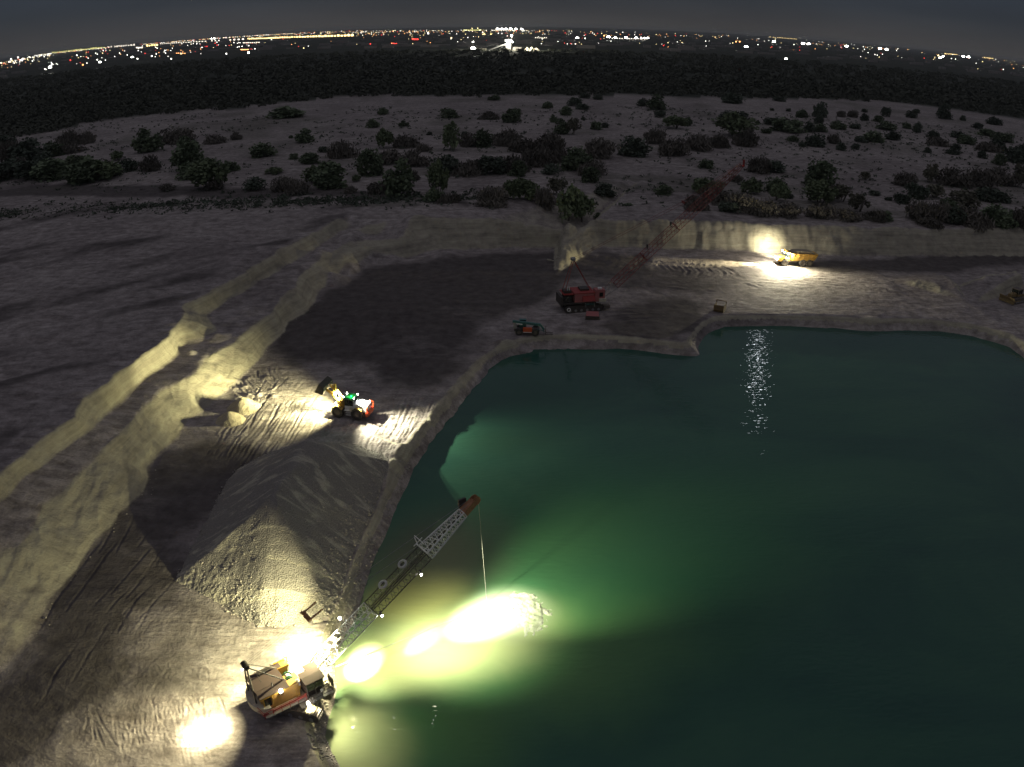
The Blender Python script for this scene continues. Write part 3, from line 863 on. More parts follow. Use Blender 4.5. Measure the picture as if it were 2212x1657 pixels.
# ================================================================ MACHINES
M_yel = paint("yellow_paint", (.62, .36, .05), .5, .45, (.25, .17, .09))
M_ora = paint("orange_paint", (.60, .34, .10), .55, .4, (.28, .17, .08))
M_roof = paint("roof_brown", (.085, .052, .045), .7, .5, (.06, .045, .04))
M_cream = paint("cream_paint", (.62, .58, .46), .6, .5, (.3, .26, .2))
M_red = paint("red_paint", (.36, .035, .03), .55, .4, (.16, .05, .04))
M_pink = paint("faded_red_paint", (.40, .12, .12), .7, .5, (.28, .16, .14))
M_dark = paint("dark_steel", (.04, .036, .034), .6, .6, (.09, .07, .055))
M_steel = paint("grey_steel", (.30, .30, .30), .5, .4, (.15, .12, .1), .2)
M_white = paint("white_paint", (.82, .82, .80), .5, .35, (.4, .36, .3))
M_rust = paint("rusty_orange", (.42, .21, .10), .8, .6, (.16, .07, .04))
M_tyre = paint("tyre_rubber", (.03, .03, .03), .85, .5, (.12, .10, .08))
M_wtyre = paint("whitened_tyre", (.62, .62, .58), .7, .5, (.3, .28, .25))
M_green = paint("green_paint", (.05, .16, .09), .5, .4, (.05, .08, .05))
M_teal = paint("teal_paint", (.05, .17, .16), .5, .4, (.04, .08, .08))
M_hot = paint("orange_red_paint", (.60, .09, .02), .5, .3)
M_mud = paint("muddy_steel", (.10, .085, .075), .8, .7, (.2, .17, .14))
M_clear = paint("red_boom_paint", (.26, .045, .045), .7, .5, (.15, .06, .05))
m, t, b = principled("cab_glass"); b.inputs['Base Color'].default_value = (.012, .016, .016, 1); b.inputs['Roughness'].default_value = .08
M_glass = m
G_work = glow("work_lamp", (1, .97, .85), 60)
G_small = glow("small_lamp", (1, .95, .85), 14)
G_green = glow("green_beacon", (.02, 1, .18), 9)
G_red = glow("tail_lamp", (1, .06, .02), 12)

def spot(parent, loc, target, energy, size, blend=1.0, col=(1, .92, .48), rad=.12):
    """a lit work lamp or an added fill; loc is in the parent's frame, target in the world"""
    d = bpy.data.lights.new("work_or_fill_light", 'SPOT')
    d.energy, d.spot_size, d.spot_blend, d.color, d.shadow_soft_size = energy, R(size), blend, col, rad
    o = link(bpy.data.objects.new("work_or_fill_light", d), parent)
    M = Matrix.Translation(parent.location) @ Matrix.Rotation(parent.rotation_euler.z, 4, 'Z')
    w = M @ Vector(loc)
    dr = (Vector(target) - w).normalized()
    q = dr.to_track_quat('-Z', 'Y').to_matrix().to_4x4()
    w = w + dr * .34          # just in front of its glass
    o.matrix_basis = M.inverted() @ (Matrix.Translation(w) @ q)
    return o
def point(parent, loc, energy, col=(1, .92, .48), rad=.12):
    d = bpy.data.lights.new("work_or_fill_light", 'POINT')
    d.energy, d.color, d.shadow_soft_size = energy, col, rad
    o = link(bpy.data.objects.new("work_or_fill_light", d), parent)
    o.location = loc
    return o
def lamp(parent, loc, r, mat=None, name='work_lamp'):
    h = MB()
    h.ball(loc, r, 10)
    o = h.build(name, mat or G_work, parent)
    g = MB()
    x, y, z = loc
    g.tube((x, y, z - r * 2.4), (x, y, z - r * .9), r * .35, 6).box(x - r, x + r, y - r, y + r, z - r * 1.25, z - r * .95)
    g.build('bracket', M_dark, o)
    return o

def lattice(mb, A, B, wa, wb, ha, hb, side, up, bays, rc=.05, rl=.028, skip_ends=False):
    """four chords from A to B with zig-zag lacing"""
    A, B = Vector(A), Vector(B)
    def P(t, i):
        c = A.lerp(B, t)
        w, h = wa + (wb - wa) * t, ha + (hb - ha) * t
        return c + side * (w / 2 * (1 if i in (0, 3) else -1)) + up * (h / 2 * (1 if i in (0, 1) else -1))
    for i in range(4): mb.tube(P(0, i), P(1, i), rc, 5)
    for k in range(bays):
        t0, t1, tm = k / bays, (k + 1) / bays, (k + .5) / bays
        for i in range(4):
            j = (i + 1) % 4
            mb.tube(P(t0, i), P(tm, j), rl, 4); mb.tube(P(tm, j), P(t1, i), rl, 4)
        for i in range(4):
            if k == 0: mb.tube(P(0, i), P(0, (i + 1) % 4), rc, 4)
            if k == bays - 1: mb.tube(P(1, i), P(1, (i + 1) % 4), rc, 4)
    return P

def crawler(parent, cx, cy, L, Wd, H, ang, mat):
    """one crawler: rounded track belt with raised shoes, rollers inside"""
    n = 9
    prof = []
    for k in range(n): a = -math.pi / 2 + math.pi * k / (n - 1); prof.append((L / 2 - H / 2 + H / 2 * math.cos(a), H / 2 + H / 2 * math.sin(a)))
    for k in range(n): a = math.pi / 2 + math.pi * k / (n - 1); prof.append((-L / 2 + H / 2 + H / 2 * math.cos(a), H / 2 + H / 2 * math.sin(a)))
    mb = MB().prism(prof, -Wd / 2, Wd / 2)
    s = MB()
    per = []
    m_ = int(L / .26)
    for k in range(m_ + 1): per.append((-L / 2 + H / 2 + (L - H) * k / m_, H + .025, 0)); per.append((-L / 2 + H / 2 + (L - H) * k / m_, .0, 0))
    for x, z, _ in per: s.box(x - .07, x + .07, -Wd / 2 - .04, Wd / 2 + .04, z - .03, z + .03)
    for e in (-1, 1):
        for k in range(1, 7):
            a = -math.pi / 2 + math.pi * k / 7
            x, z = e * (L / 2 - H / 2 + (H / 2 + .02) * math.cos(a)), H / 2 + (H / 2 + .02) * math.sin(a)
            s.box(x - .05, x + .05, -Wd / 2 - .04, Wd / 2 + .04, z - .05, z + .05)
    o = mb.build('crawler_track', mat, parent)
    o.location = (cx, cy, 0); o.rotation_euler = (0, 0, ang)
    so = s.build('track_shoes', mat, o); tag(so, kind='stuff')
    r = MB()
    for k in range(6):
        x = -L / 2 + H * .7 + (L - 1.4 * H) * k / 5
        r.lathe([(.001, -Wd / 2 - .06), (H * .2, -Wd / 2 - .06), (H * .2, Wd / 2 + .06), (.001, Wd / 2 + .06)], (x, 0, H * .33), 'y', 10)
    r.build('rollers', M_steel, o)
    return o

# ---------------------------------------------------------------- yellow dragline
HD = R(39.5)
O = ground(618.6, 1505.7, 2.0)
DR = thing("dragline", (O.x, O.y, base_z(O.x, O.y)), HD, "yellow dragline with a long lattice boom reaching over the green water", "dragline")
OZ = DR.location.z
ua = R(-12) - HD
for s_ in (-1, 1):
    cx, cy = .7 * math.cos(ua) - s_ * 1.3 * math.sin(ua), .7 * math.sin(ua) + s_ * 1.3 * math.cos(ua)
    crawler(DR, cx, cy, 6.0, .85, .95, ua, M_mud)
MB().lathe([(.001, .45), (1.25, .45), (1.3, .6), (1.3, 1.02), (.001, 1.02)], (0, 0, 0), 'z', 24).box(-1.3, 1.3, -1, 1, .3, .7).build('turntable', M_dark, DR)
# deck with rounded tail
prof = [(1.5, -1.8), (1.5, 1.65), (-1.9, 1.65)] + [(-1.9 - 1.15 * math.sin(R(a)), 1.65 * math.cos(R(a)) - .08) for a in range(15, 180, 15)] + [(-1.9, -1.8)]
MB().prismz(prof, 1.03, 1.34).build('deck', M_cream, DR)
prof = [(-1.95 - 1.28 * math.sin(R(a)), 1.78 * math.cos(R(a)) - .08) for a in range(0, 181, 12)]
cw = MB().prismz(prof, 1.36, 1.95).build('counterweight', M_cream, DR)
MB().box(-3.18, -2.9, -.05, .45, 1.6, 1.68).build('tow_bar', M_dark, cw)
MB().prismz([(-2.4, -1.45), (.7, -1.45), (.7, -.75), (-.1, -.75), (-.1, 1.4), (-2.4, 1.4)], 1.36, 2.84).build('house_wall', M_ora, DR)
MB().prismz([(-.08, .72), (.9, .72), (.9, 1.42), (-.08, 1.42)], 1.36, 2.8).build('side_cabinet', M_yel, DR)
rf = MB()
rf.hexa([(-2.62, -1.52, 2.86), (-.02, -1.52, 2.86), (-.02, -.7, 3.02), (-2.62, -.7, 3.02), (-2.62, -1.52, 2.92), (-.02, -1.52, 2.92), (-.02, -.7, 3.08), (-2.62, -.7, 3.08)])
rf.hexa([(-2.62, -.695, 3.02), (-.02, -.695, 3.02), (-.02, .7, 3.02), (-2.62, .7, 3.02), (-2.62, -.695, 3.09), (-.02, -.695, 3.09), (-.02, .7, 3.09), (-2.62, .7, 3.09)])
rf.build('roof', M_roof, DR)
MB().hexa([(-2.62, .705, 3.02), (.4, .705, 3.02), (.4, 1.5, 2.84), (-2.62, 1.5, 2.84), (-2.62, .705, 3.08), (.4, .705, 3.08), (.4, 1.5, 2.9), (-2.62, 1.5, 2.9)]).build('roof', M_roof, DR)
MB().box(-.02, 1.0, .62, .72, 2.84, 3.06).box(-.02, 1.0, 1.42, 1.52, 2.8, 3.0).box(.42, 1.05, .72, 1.42, 2.8, 2.9).build('yellow_frame', M_yel, DR)
MB().box(-1.6, -.5, .85, 1.35, 3.02, 3.12).build('roof_hatch', M_dark, DR)
MB().box(-2.62, .72, -1.5, -1.44, 2.74, 2.85).build('roof_trim', M_yel, DR)
for x in (-2.42, -1.62, .42, .66): MB().box(x, x + .1, -1.52, -1.46, 1.36, 2.74).build('wall_post', M_yel, DR)
MB().box(-2.3, -1.72, -1.49, -1.455, 1.75, 2.65).build('window', M_glass, DR)
d_ = MB().box(-2.45, -2.405, -1.1, -.35, 1.42, 2.7).build('rear_door', M_yel, DR); MB().box(-2.5, -2.452, -.5, -.44, 2.0, 2.1).build('handle', M_dark, d_)
for k in range(5): MB().box(-2.46, -2.405, .0 + k * .22, .12 + k * .22, 1.6, 2.6).build('vent_slat', M_roof, DR)
# winch bay
for y in (-.42, .3): 
    w_ = MB().lathe([(.001, -.3), (.48, -.3), (.48, -.24), (.33, -.24), (.33, .24), (.48, .24), (.48, .3), (.001, .3)], (.55, y, 1.95), 'y', 22).build('winch_drum', M_green, DR)
    MB().lathe([(.36, -.2), (.38, -.1), (.36, 0), (.38, .1), (.36, .2)], (.55, y, 1.95), 'y', 18).build('rope', M_steel, w_)
MB().box(.1, .85, -.72, -.62, 1.36, 2.2).box(1.0, 1.35, -.9, .7, 1.36, 1.9).box(.0, .3, -.4, .4, 1.36, 2.3).build('winch_frame', M_yel, DR)
f_ = MB().box(.75, 1.1, -1.05, -.7, 1.95, 2.42).build('fan_housing', M_white, DR)
MB().lathe([(.02, 0), (.13, 0), (.13, .03), (.02, .03)], (.92, -.88, 2.42), 'z', 16).build('fan', M_dark, f_)
MB().tube((-1.2, -.9, 3.05), (-1.2, -.9, 3.5), .06, 8).build('exhaust_pipe', M_dark, DR)
MB().tube((-.4, 1.1, 2.9), (-.4, 1.1, 3.5), .025, 5).build('aerial', M_dark, DR)
# walkway with red rails
wk = MB().box(-2.6, 1.2, -2.15, -1.805, 1.26, 1.32).build('walkway', M_steel, DR)
for z in (1.62, 1.95): MB().tube((-2.75, -2.12, z), (1.1, -2.12, z), .028, 5).tube((-2.75, -2.12, z), (-2.9, -1.2, z), .028, 5).build('handrail', M_red, DR)
for k in range(6): MB().tube((-2.7 + k * .74, -2.12, 1.26), (-2.7 + k * .74, -2.12, 1.95), .025, 5).build('rail_post', M_red, DR)
MB().box(-2.7, 1.25, -1.80, -1.745, 1.345, 1.46).build('red_kerb', M_red, DR)
# rear gantry
gt = MB()
AP = Vector((-2.65, .2, 5.35))
for y in (-.75, .95):
    gt.tube((-2.75, y, 1.9), AP + Vector((0, (y - .1) * .3, 0)), .07, 6)
    gt.tube((.05, y, 2.9), AP + Vector((.05, (y - .1) * .3, 0)), .06, 6)
gt.tube((-2.75, -.75, 3.0), (-2.75, .95, 3.0), .045, 5).tube((-1.9, -.55, 3.75), (-1.9, .75, 3.75), .04, 5)
gt.build('gantry', M_dark, DR)
pb = MB()
for y in (-.16, .0, .16, .32, .48): pb.lathe([(.001, -.05), (.26, -.05), (.2, 0), (.26, .05), (.001, .05)], (-2.65, .1 + y * .9 - .05, 5.4), 'y', 14)
pb.box(-2.85, -2.45, -.2, .62, 5.2, 5.32).build('gantry_sheaves', M_dark, DR)
# operator's cab, out on the right
MB().box(1.05, 2.65, -2.35, -1.0, 1.55, 1.66).box(1.2, 2.4, -1.95, -.4, 1.40, 1.545).build('cab_floor', M_dark, DR)
cb = MB()
for x, y in ((1.12, -2.3), (1.12, -1.06), (2.58, -2.3), (2.58, -1.06), (1.85, -2.3), (1.85, -1.06)): cb.tube((x, y, 1.62), (x, y, 3.12), .035, 5)
for z in (2.2, 3.08): cb.path([(1.12, -2.3, z), (2.58, -2.3, z), (2.58, -1.06, z), (1.12, -1.06, z), (1.12, -2.3, z)], .03, 4)
cb.build('cab_frame', M_dark, DR)
for a in ((1.15, 1.82, -2.315, -2.305, 2.25, 3.02), (1.88, 2.55, -2.315, -2.305, 2.25, 3.02), (2.585, 2.595, -2.25, -1.72, 1.75, 3.02), (2.585, 2.595, -1.66, -1.12, 1.75, 3.02)):
    MB().box(*a).build('cab_window', M_glass, DR)
MB().box(1.13, 1.2, -2.2, -1.1, 1.66, 3.0).box(1.2, 2.5, -1.1, -1.04, 1.66, 2.1).build('cab_wall', M_roof, DR)
cr_ = MB().hexa([(1.0, -2.5, 3.14), (2.75, -2.5, 3.14), (2.75, -1.72, 3.22), (1.0, -1.72, 3.22), (1.0, -2.5, 3.2), (2.75, -2.5, 3.2), (2.75, -1.72, 3.28), (1.0, -1.72, 3.28)]).build('cab_roof', M_roof, DR)
MB().hexa([(1.0, -1.715, 3.22), (2.75, -1.715, 3.22), (2.75, -1.0, 3.16), (1.0, -1.0, 3.16), (1.0, -1.715, 3.28), (2.75, -1.715, 3.28), (2.75, -1.0, 3.22), (1.0, -1.0, 3.22)]).build('cab_roof', M_roof, DR)
MB().box(1.75, 2.85, -.97, -.35, 3.10, 3.16).build('cab_awning', M_roof, DR)
st_ = MB().box(1.7, 2.15, -1.75, -1.35, 1.66, 2.05).box(1.66, 1.74, -1.75, -1.35, 2.05, 2.6).build('seat', M_dark, DR)
MB().ball((2.25, -2.55, 1.95), .13, 8).build('air_cleaner', M_white, DR)
pf = MB().box(1.2, 3.1, -2.95, -2.4, 1.5, 1.55).build('front_platform', M_steel, DR)
MB().path([(1.2, -2.93, 2.2), (3.05, -2.93, 2.2), (3.05, -2.42, 2.2)], .025, 4).path([(1.2, -2.93, 1.85), (3.05, -2.93, 1.85)], .02, 4).tube((1.2, -2.93, 1.5), (1.2, -2.93, 2.2), .025).tube((2.1, -2.93, 1.5), (2.1, -2.93, 2.2), .025).tube((3.05, -2.93, 1.5), (3.05, -2.93, 2.2), .025).build('platform_rail', M_dark, pf)
sp_ = MB().box(3.4, 3.5, -2.2, -1.4, 1.3, 2.2).tube((2.6, -1.9, 1.6), (3.45, -1.9, 1.7), .04).tube((2.6, -1.6, 1.6), (3.45, -1.6, 1.7), .04).build('front_step', M_dark, DR)
MB().box(.2, 1.2, -2.9, -2.2, 1.1, 1.34).hexa([(1.0, -2.9, 1.35), (1.6, -2.9, 1.35), (1.6, -2.35, 1.35), (1.0, -2.35, 1.35), (1.1, -2.8, 1.6), (1.5, -2.8, 1.6), (1.5, -2.45, 1.6), (1.1, -2.45, 1.6)]).build('tool_box', M_mud, DR)
# fairlead
fl_ = MB().box(1.55, 1.9, -.35, .35, .95, 1.6)
for y in (-.25, .25): fl_.tube((2.05, y, .9), (2.05, y, 1.7), .12, 10)
fl_.build('fairlead', M_dark, DR)

# boom
EL, BL = R(30.0), 20.8
bd = Vector((math.cos(EL), 0, math.sin(EL))); bu = Vector((-math.sin(EL), 0, math.cos(EL))); bs_ = Vector((0, 1, 0))
F0 = Vector((1.9, 0, 1.4))
def BP(t, s=0, u=0): return F0 + bd * BL * t + bs_ * s + bu * u
bw, bh = 1.3, .9
def sec(t0, t1, w0, w1, h0, h1, bays, mat, rc=.05, rl=.026):
    mb = MB()
    lattice(mb, BP(t0), BP(t1), w0, w1, h0, h1, bs_, bu, bays, rc, rl)
    return mb.build('boom_section', mat, DR)
sec(0, .12, .8, bw, .25, bh, 3, M_white)
sec(.121, .385, bw, bw, bh, bh, 7, M_white)
sec(.386, .705, bw, bw, bh, bh, 9, M_dark, .045, .022)
sec(.706, .93, bw, .72, bh, .55, 8, M_white, .07, .042)
MB().tube(BP(.385), BP(.705), .07, 6).tube(BP(.706, .1), BP(.93, .05), .075, 6).build('boom_walkway', M_dark, DR)
hb = MB()
hb.hexa([BP(.925, -.40, -.3), BP(1.0, -.30, -.3), BP(1.0, .30, -.3), BP(.925, .40, -.3), BP(.925, -.40, .3), BP(1.0, -.30, .3), BP(1.0, .30, .3), BP(.925, .40, .3)])
hb.build('boom_head', M_rust, DR)
hs = MB()
for s_ in (-.2, .2): hs.lathe([(.001, -.05), (.42, -.05), (.34, 0), (.42, .05), (.001, .05)], tuple(BP(1.005, s_, .0)), 'y', 18)
hs.build('head_sheave', M_rust, DR)
MB().box(*[v for p in zip(BP(.935, .42, .31), BP(.985, .62, .55)) for v in sorted(p)]).build('head_guard', M_dark, DR)
for tt in (.49, .605):
    c_ = BP(tt, .45, bh / 2 + .12)
    mb = MB()
    M_ = bu.to_track_quat('Z', 'Y').to_matrix()
    vs, fs = [], []
    n_, m_ = 22, 8
    for k in range(n_):
        a = k * math.tau / n_
        for j in range(m_):
            q = j * math.tau / m_
            r_ = .34 + .11 * math.cos(q)
            vs.append(c_ + M_ @ Vector((r_ * math.cos(a), r_ * math.sin(a), .11 * math.sin(q))))
    for k in range(n_):
        for j in range(m_):
            fs.append((k * m_ + j, ((k + 1) % n_) * m_ + j, ((k + 1) % n_) * m_ + (j + 1) % m_, k * m_ + (j + 1) % m_))
    mb.add(vs, fs).build('bumper_tyre', M_wtyre, DR, True)
# spreader at the foot of the top section, pendants, bridle
MB().tube(BP(.705, -.85, .55), BP(.705, .85, .55), .06).tube(BP(.705, .7, .5), BP(.72, 1.35, .9), .04).tube(BP(.69, .9, .6), BP(.74, .9, .6), .04).build('boom_spreader', M_white, DR)
PT = BP(.97, 0, .45)
BRD = AP.lerp(BP(.72, .7, 1.6), .36) + Vector((0, .25, 0))
for s_ in (-.35, .35):
    MB().path([PT + Vector((0, s_ * .6, 0)), BP(.72, s_ * 1.6 + .2, 1.45), BRD + Vector((0, s_, 0))], .018, 4).build('pendant_cable', M_steel, DR)
MB().tube(BP(.722, -.5, 1.45), BP(.722, .9, 1.45), .04).build('pendant_bar', M_white, DR)
bb_ = MB().box(BRD.x - .22, BRD.x + .1, BRD.y - .62, BRD.y + .62, BRD.z - .12, BRD.z + .12)
for s_ in (-.55, .55): bb_.tube(BRD + Vector((0, s_, 0)), BRD + Vector((1.2, s_, .5)), .07).tube(BRD + Vector((-.1, s_ * .6, 0)), BRD + Vector((-.3, s_ * .6, .3)), .13, 8)
bb_.build('bridle', M_rust, DR)
for s_ in (-.3, -.1, .1, .3): MB().tube(AP + Vector((.1, s_, .1)), BRD + Vector((-.15, s_ * 1.5, 0)), .012, 4).build('boom_hoist_rope', M_steel, DR)
INV = (Matrix.Translation(DR.location) @ Matrix.Rotation(HD, 4, 'Z')).inverted()
WB = INV @ ground(1052, 1300, 0)
MB().tube(BP(1.0, 0, -.2) + Vector((.35, 0, 0)), WB + Vector((0, 0, -.3)), .022, 5).build('hoist_rope', M_steel, DR)
WB2 = INV @ ground(930, 1480, 0)
MB().tube((2.05, 0, 1.3), WB + Vector((-.3, 0, -.4)), .02, 4).build('drag_rope', M_steel, DR)
MB().tube(BP(.1, 0, bh / 2 + .15), BP(.96, 0, .45), .015, 4).build('hoist_line', M_steel, DR)
# lamps on the machine
DW = lambda x, y, z=0.0: ground(x, y, z)
lamp(DR, (-.8, -1.56, 2.92), .16)
lamp(DR, (-1.2, 1.7, 2.6), .08)  # added lamp: fills the pad on the left and leaves the roof dark
spot(DR, (-1.2, 1.75, 2.6), ground(440, 1450, 2), 2600, 120, .8, (1, .92, .50), .1)  # fill from the added side lamp
point(DR, (-.8, -1.75, 3.0), 60)
lamp(DR, (.75, -2.95, 1.75), .13)
spot(DR, (.75, -3.0, 1.75), DW(672, 1535, 2.4), 1500, 120, 1)
lamp(DR, (1.25, 1.75, 3.2), .16)
lamp(DR, (3.25, -1.9, 3.25), .10, G_small); MB().tube((2.7, -1.9, 3.15), (3.25, -1.9, 3.05), .03).build('lamp_arm', M_dark, DR)
lamp(DR, (-2.95, .2, 5.1), .10, G_small)
MB().tube((1.25, 1.6, 1.3), (1.25, 1.75, 3.1), .04).build('lamp_post', M_dark, DR)
for tt in (.40, .63):
    q = BP(tt, -bw / 2 - .18, -bh / 2 + .1)
    MB().hexa([q + Vector(v) for v in ((-.12, -.12, -.12), (.12, -.12, -.12), (.12, .12, -.12), (-.12, .12, -.12), (-.08, -.08, .22), (.08, -.08, .22), (.08, .08, .22), (-.08, .08, .22))]).build('boom_lamp', M_dark, DR)
    lamp(DR, tuple(q + Vector((.05, -.1, -.2))), .09, glow("boom_bulb", (1, 1, .92), 90))
ML = BP(.27, 1.15, .75)
MB().tube(BP(.27, bw / 2, bh / 2), ML - Vector((0, 0, .12)), .04, 6).build('lamp_arm', M_dark, DR)
lamp(DR, tuple(ML), .13)
WC = (1, .92, .50)
spot(DR, ML, DW(540, 1465, 2), 27000, 138, .75, WC, .12)          # main flood over the working pad
spot(DR, (1.25, 1.75, 3.3), DW(680, 1400, 2), 9000, 110, 1.0, WC, .12)
spot(DR, ML, DW(560, 1240, 4), 17000, 50, 1.0, WC, .12)             # on the heap's front
spot(DR, (-2.9, .2, 5.2), DW(455, 1572, 2), 30000, 40, 1.0, (1, .90, .52), .12)
spot(DR, (-2.9, .2, 5.2), DW(400, 1590, 2), 12000, 88, 1.0, (1, .90, .52), .12)    # wide fill added at the tail lamp for the pool's halo
spot(DR, (3.3, -1.9, 3.3), DW(780, 1440, 0), 90000, 30, 1.0, (1, .95, .62), .12)
spot(DR, (3.3, -1.9, 3.3), DW(912, 1386, 0), 70000, 13, 1.0, (1, .95, .66), .12)
spot(DR, (3.3, -1.9, 3.3), DW(850, 1425, 0), 9000, 80, 1.0, (1, .95, .62), .12)
spot(DR, (1.2, -3.0, 1.9), DW(820, 1600, 0), 2600, 120, 1.0, (1, .95, .62), .1)
q1, q2 = BP(.40, -bw / 2 - .3, -bh / 2 - .15), BP(.63, -bw / 2 - .3, -bh / 2 - .15)
spot(DR, q1, DW(1035, 1340, 0), 60000, 30, 1.0, (1, .98, .78), .12)
spot(DR, q2, DW(1045, 1335, 0), 24000, 40, 1.0, (1, .98, .78), .12)
spot(DR, q2, DW(985, 1385, 0), 15000, 96, 1.0, (1, 1, .70), .3)
spot(DR, q2, DW(1240, 1245, 0), 32000, 62, 1.0, (1, 1, .62), .3)

# churned foam where the bucket breaks the surface
fc = ground(1132, 1325, 0)
def foam_h(x, y):
    u_, v_ = (x - fc.x) / 2.1, (y - fc.y) / 2.9
    d = np.hypot(u_, v_) + .28 * fbm(x / .8, y / .8, 3) + .35 * np.where((u_ < 0) & (v_ < -.1), 1, 0)
    return .22 * np.sqrt(np.clip(1 - d, 0, 1)) - .01 + .12 * fbm(x / .35, y / .35, 3) * (d < 1.15)
M_foam = paint("foam", (.40, .42, .37), .6, .8, (.22, .27, .15), scale=1.6)
tag(np_patch("foam", fc.x - 3.4, fc.x + 3.4, fc.y - 4.2, fc.y + 4.2, .07, foam_h, .002, M_foam), kind='stuff')

# ---------------------------------------------------------------- wheel loader
def wheel(parent, c, r, wd, hubmat):
    o = MB().lathe([(r * .55, -wd / 2), (r * .9, -wd / 2), (r, -wd * .38), (r, wd * .38), (r * .9, wd / 2), (r * .55, wd / 2), (r * .55, -wd / 2)], c, 'y', 24).build('wheel', M_tyre, parent)
    MB().lathe([(.001, -wd * .42), (r * .2, -wd * .44), (r * .22, -wd * .36), (r * .5, -wd * .3), (r * .55, -wd * .45), (r * .55, wd * .45), (r * .5, wd * .3), (.001, wd * .36)], c, 'y', 18).build('rim', hubmat, o)
    tr = MB()
    for k in range(20):
        a = k * math.tau / 20
        x, z = c[0] + r * math.cos(a), c[2] + r * math.sin(a)
        tr.hexa([(x + dx * math.sin(a) * -1 + dr * math.cos(a), c[1] + dy, z + dx * math.cos(a) + dr * math.sin(a)) for dr in (-.03, .035) for dx, dy in ((-.05, -wd * .45), (.05, -wd * .45), (.05, wd * .45), (-.05, wd * .45))])
    tr.build('tread', M_tyre, o)
    return o
lo_ = ground(757, 897, 2.0)
LH = R(180 - 14)
LD = thing("wheel_loader", (lo_.x, lo_.y, base_z(lo_.x, lo_.y)), LH, "yellow wheel loader with raised bucket, green roof light and red tail guard", "wheel loader")
# x forward (towards the bucket), y left; camera sees the left side (y > 0)
for x in (-1.55, 1.35):
    for y in (-1.0, 1.0): wheel(LD, (x, y, .84), .84, .62, M_mud)
MB().tube((-1.55, -.9, .84), (-1.55, .9, .84), .2, 8).tube((1.35, -.9, .84), (1.35, .9, .84), .2, 8).box(-2.4, .0, -.5, .5, .7, 1.15).box(.1, 1.9, -.42, .42, .7, 1.2).build('chassis', M_dark, LD)
MB().hexa([(-2.9, -.95, 1.2), (-1.0, -1.0, 1.2), (-1.0, 1.0, 1.2), (-2.9, .95, 1.2), (-2.85, -.8, 1.95), (-1.0, -.85, 2.25), (-1.0, .85, 2.25), (-2.85, .8, 1.95)]).build('engine_cover', M_white, LD)
for k in range(5): MB().hexa([(-2.5 + k * .26, .90 - k * .0, 1.4), (-2.42 + k * .26, .91, 1.4), (-2.42 + k * .26, .97, 1.4), (-2.5 + k * .26, .97, 1.4), (-2.5 + k * .26, .88, 1.85), (-2.42 + k * .26, .88, 1.85), (-2.42 + k * .26, .90, 1.85), (-2.5 + k * .26, .90, 1.85)]).build('vent', M_dark, LD)
MB().box(-3.1, -2.85, -1.15, 1.15, .62, 1.15).build('tail_guard', M_hot, LD)
MB().path([(-3.0, 1.1, 1.1), (-3.15, 1.05, 1.9), (-2.7, .9, 2.1)], .09, 6).build('tail_rail', M_hot, LD); MB().path([(-3.0, -1.1, 1.1), (-3.15, -1.05, 1.9), (-2.7, -.9, 2.1)], .09, 6).build('tail_rail', M_hot, LD)
for y in (.95, -.95): lamp(LD, (-3.05, y, 1.25), .08, G_red, 'tail_lamp')
MB().tube((-1.5, .35, 2.1), (-1.5, .35, 2.75), .07, 8).build('exhaust', M_white, LD); MB().tube((-1.9, -.3, 2.0), (-1.9, -.3, 2.4), .12, 10).build('air_intake', M_white, LD)
MB().path([(-1.1, .8, 2.25), (-1.1, .8, 2.7), (-1.7, .8, 2.65), (-2.1, .8, 2.15)], .03, 5).build('handrail', M_white, LD)
cbn = MB().box(-.95, .35, -.75, .75, 1.15, 1.75).build('cab', M_white, LD)
for x, y in ((-.92, -.72), (-.92, .72), (.32, -.72), (.32, .72), (-.3, .74), (-.3, -.74)): MB().tube((x, y, 1.75), (x * .95, y * .96, 2.72), .05, 5).build('cab_pillar', M_dark, LD)
for a in ((-.86, -.36, .715, .735, 1.78, 2.68), (-.24, .27, .715, .735, 1.4, 2.68), (.325, .34, -.66, .66, 1.78, 2.68), (-.935, -.92, -.66, .66, 1.8, 2.68), (-.86, .27, -.735, -.715, 1.78, 2.68)):
    MB().box(*a).build('window', M_glass, LD)
MB().box(-1.05, .5, -.85, .85, 2.73, 2.9).box(-.95, .4, -.75, .75, 2.905, 2.96).build('cab_roof', M_green, LD)
lamp(LD, (-.55, .3, 3.08), .10, G_green, 'beacon')
point(LD, (-.5, .25, 3.3), 75, (.02, 1, .15), .06)
for y in (-.6, .6): lamp(LD, (.5, y, 3.0), .09)
for y in (-.62, .62): lamp(LD, (-1.1, y, 3.0), .08)
lamp(LD, (-2.75, .65, 2.15), .07); lamp(LD, (-2.75, -.65, 2.15), .07)
lamp(LD, (1.7, .72, 1.95), .10); lamp(LD, (1.7, -.72, 1.95), .10)
MB().path([(-.2, 1.05, .55), (-.2, 1.05, 1.25)], .04).box(-.75, .15, .78, 1.15, .5, .56).box(-.75, .15, .78, 1.15, .85, .9).box(-.9, .3, .78, 1.2, 1.2, 1.26).build('steps', M_white, LD)
MB().box(-1.1, -.55, .8, 1.2, 1.3, 1.62).build('battery_box', M_cream, LD)
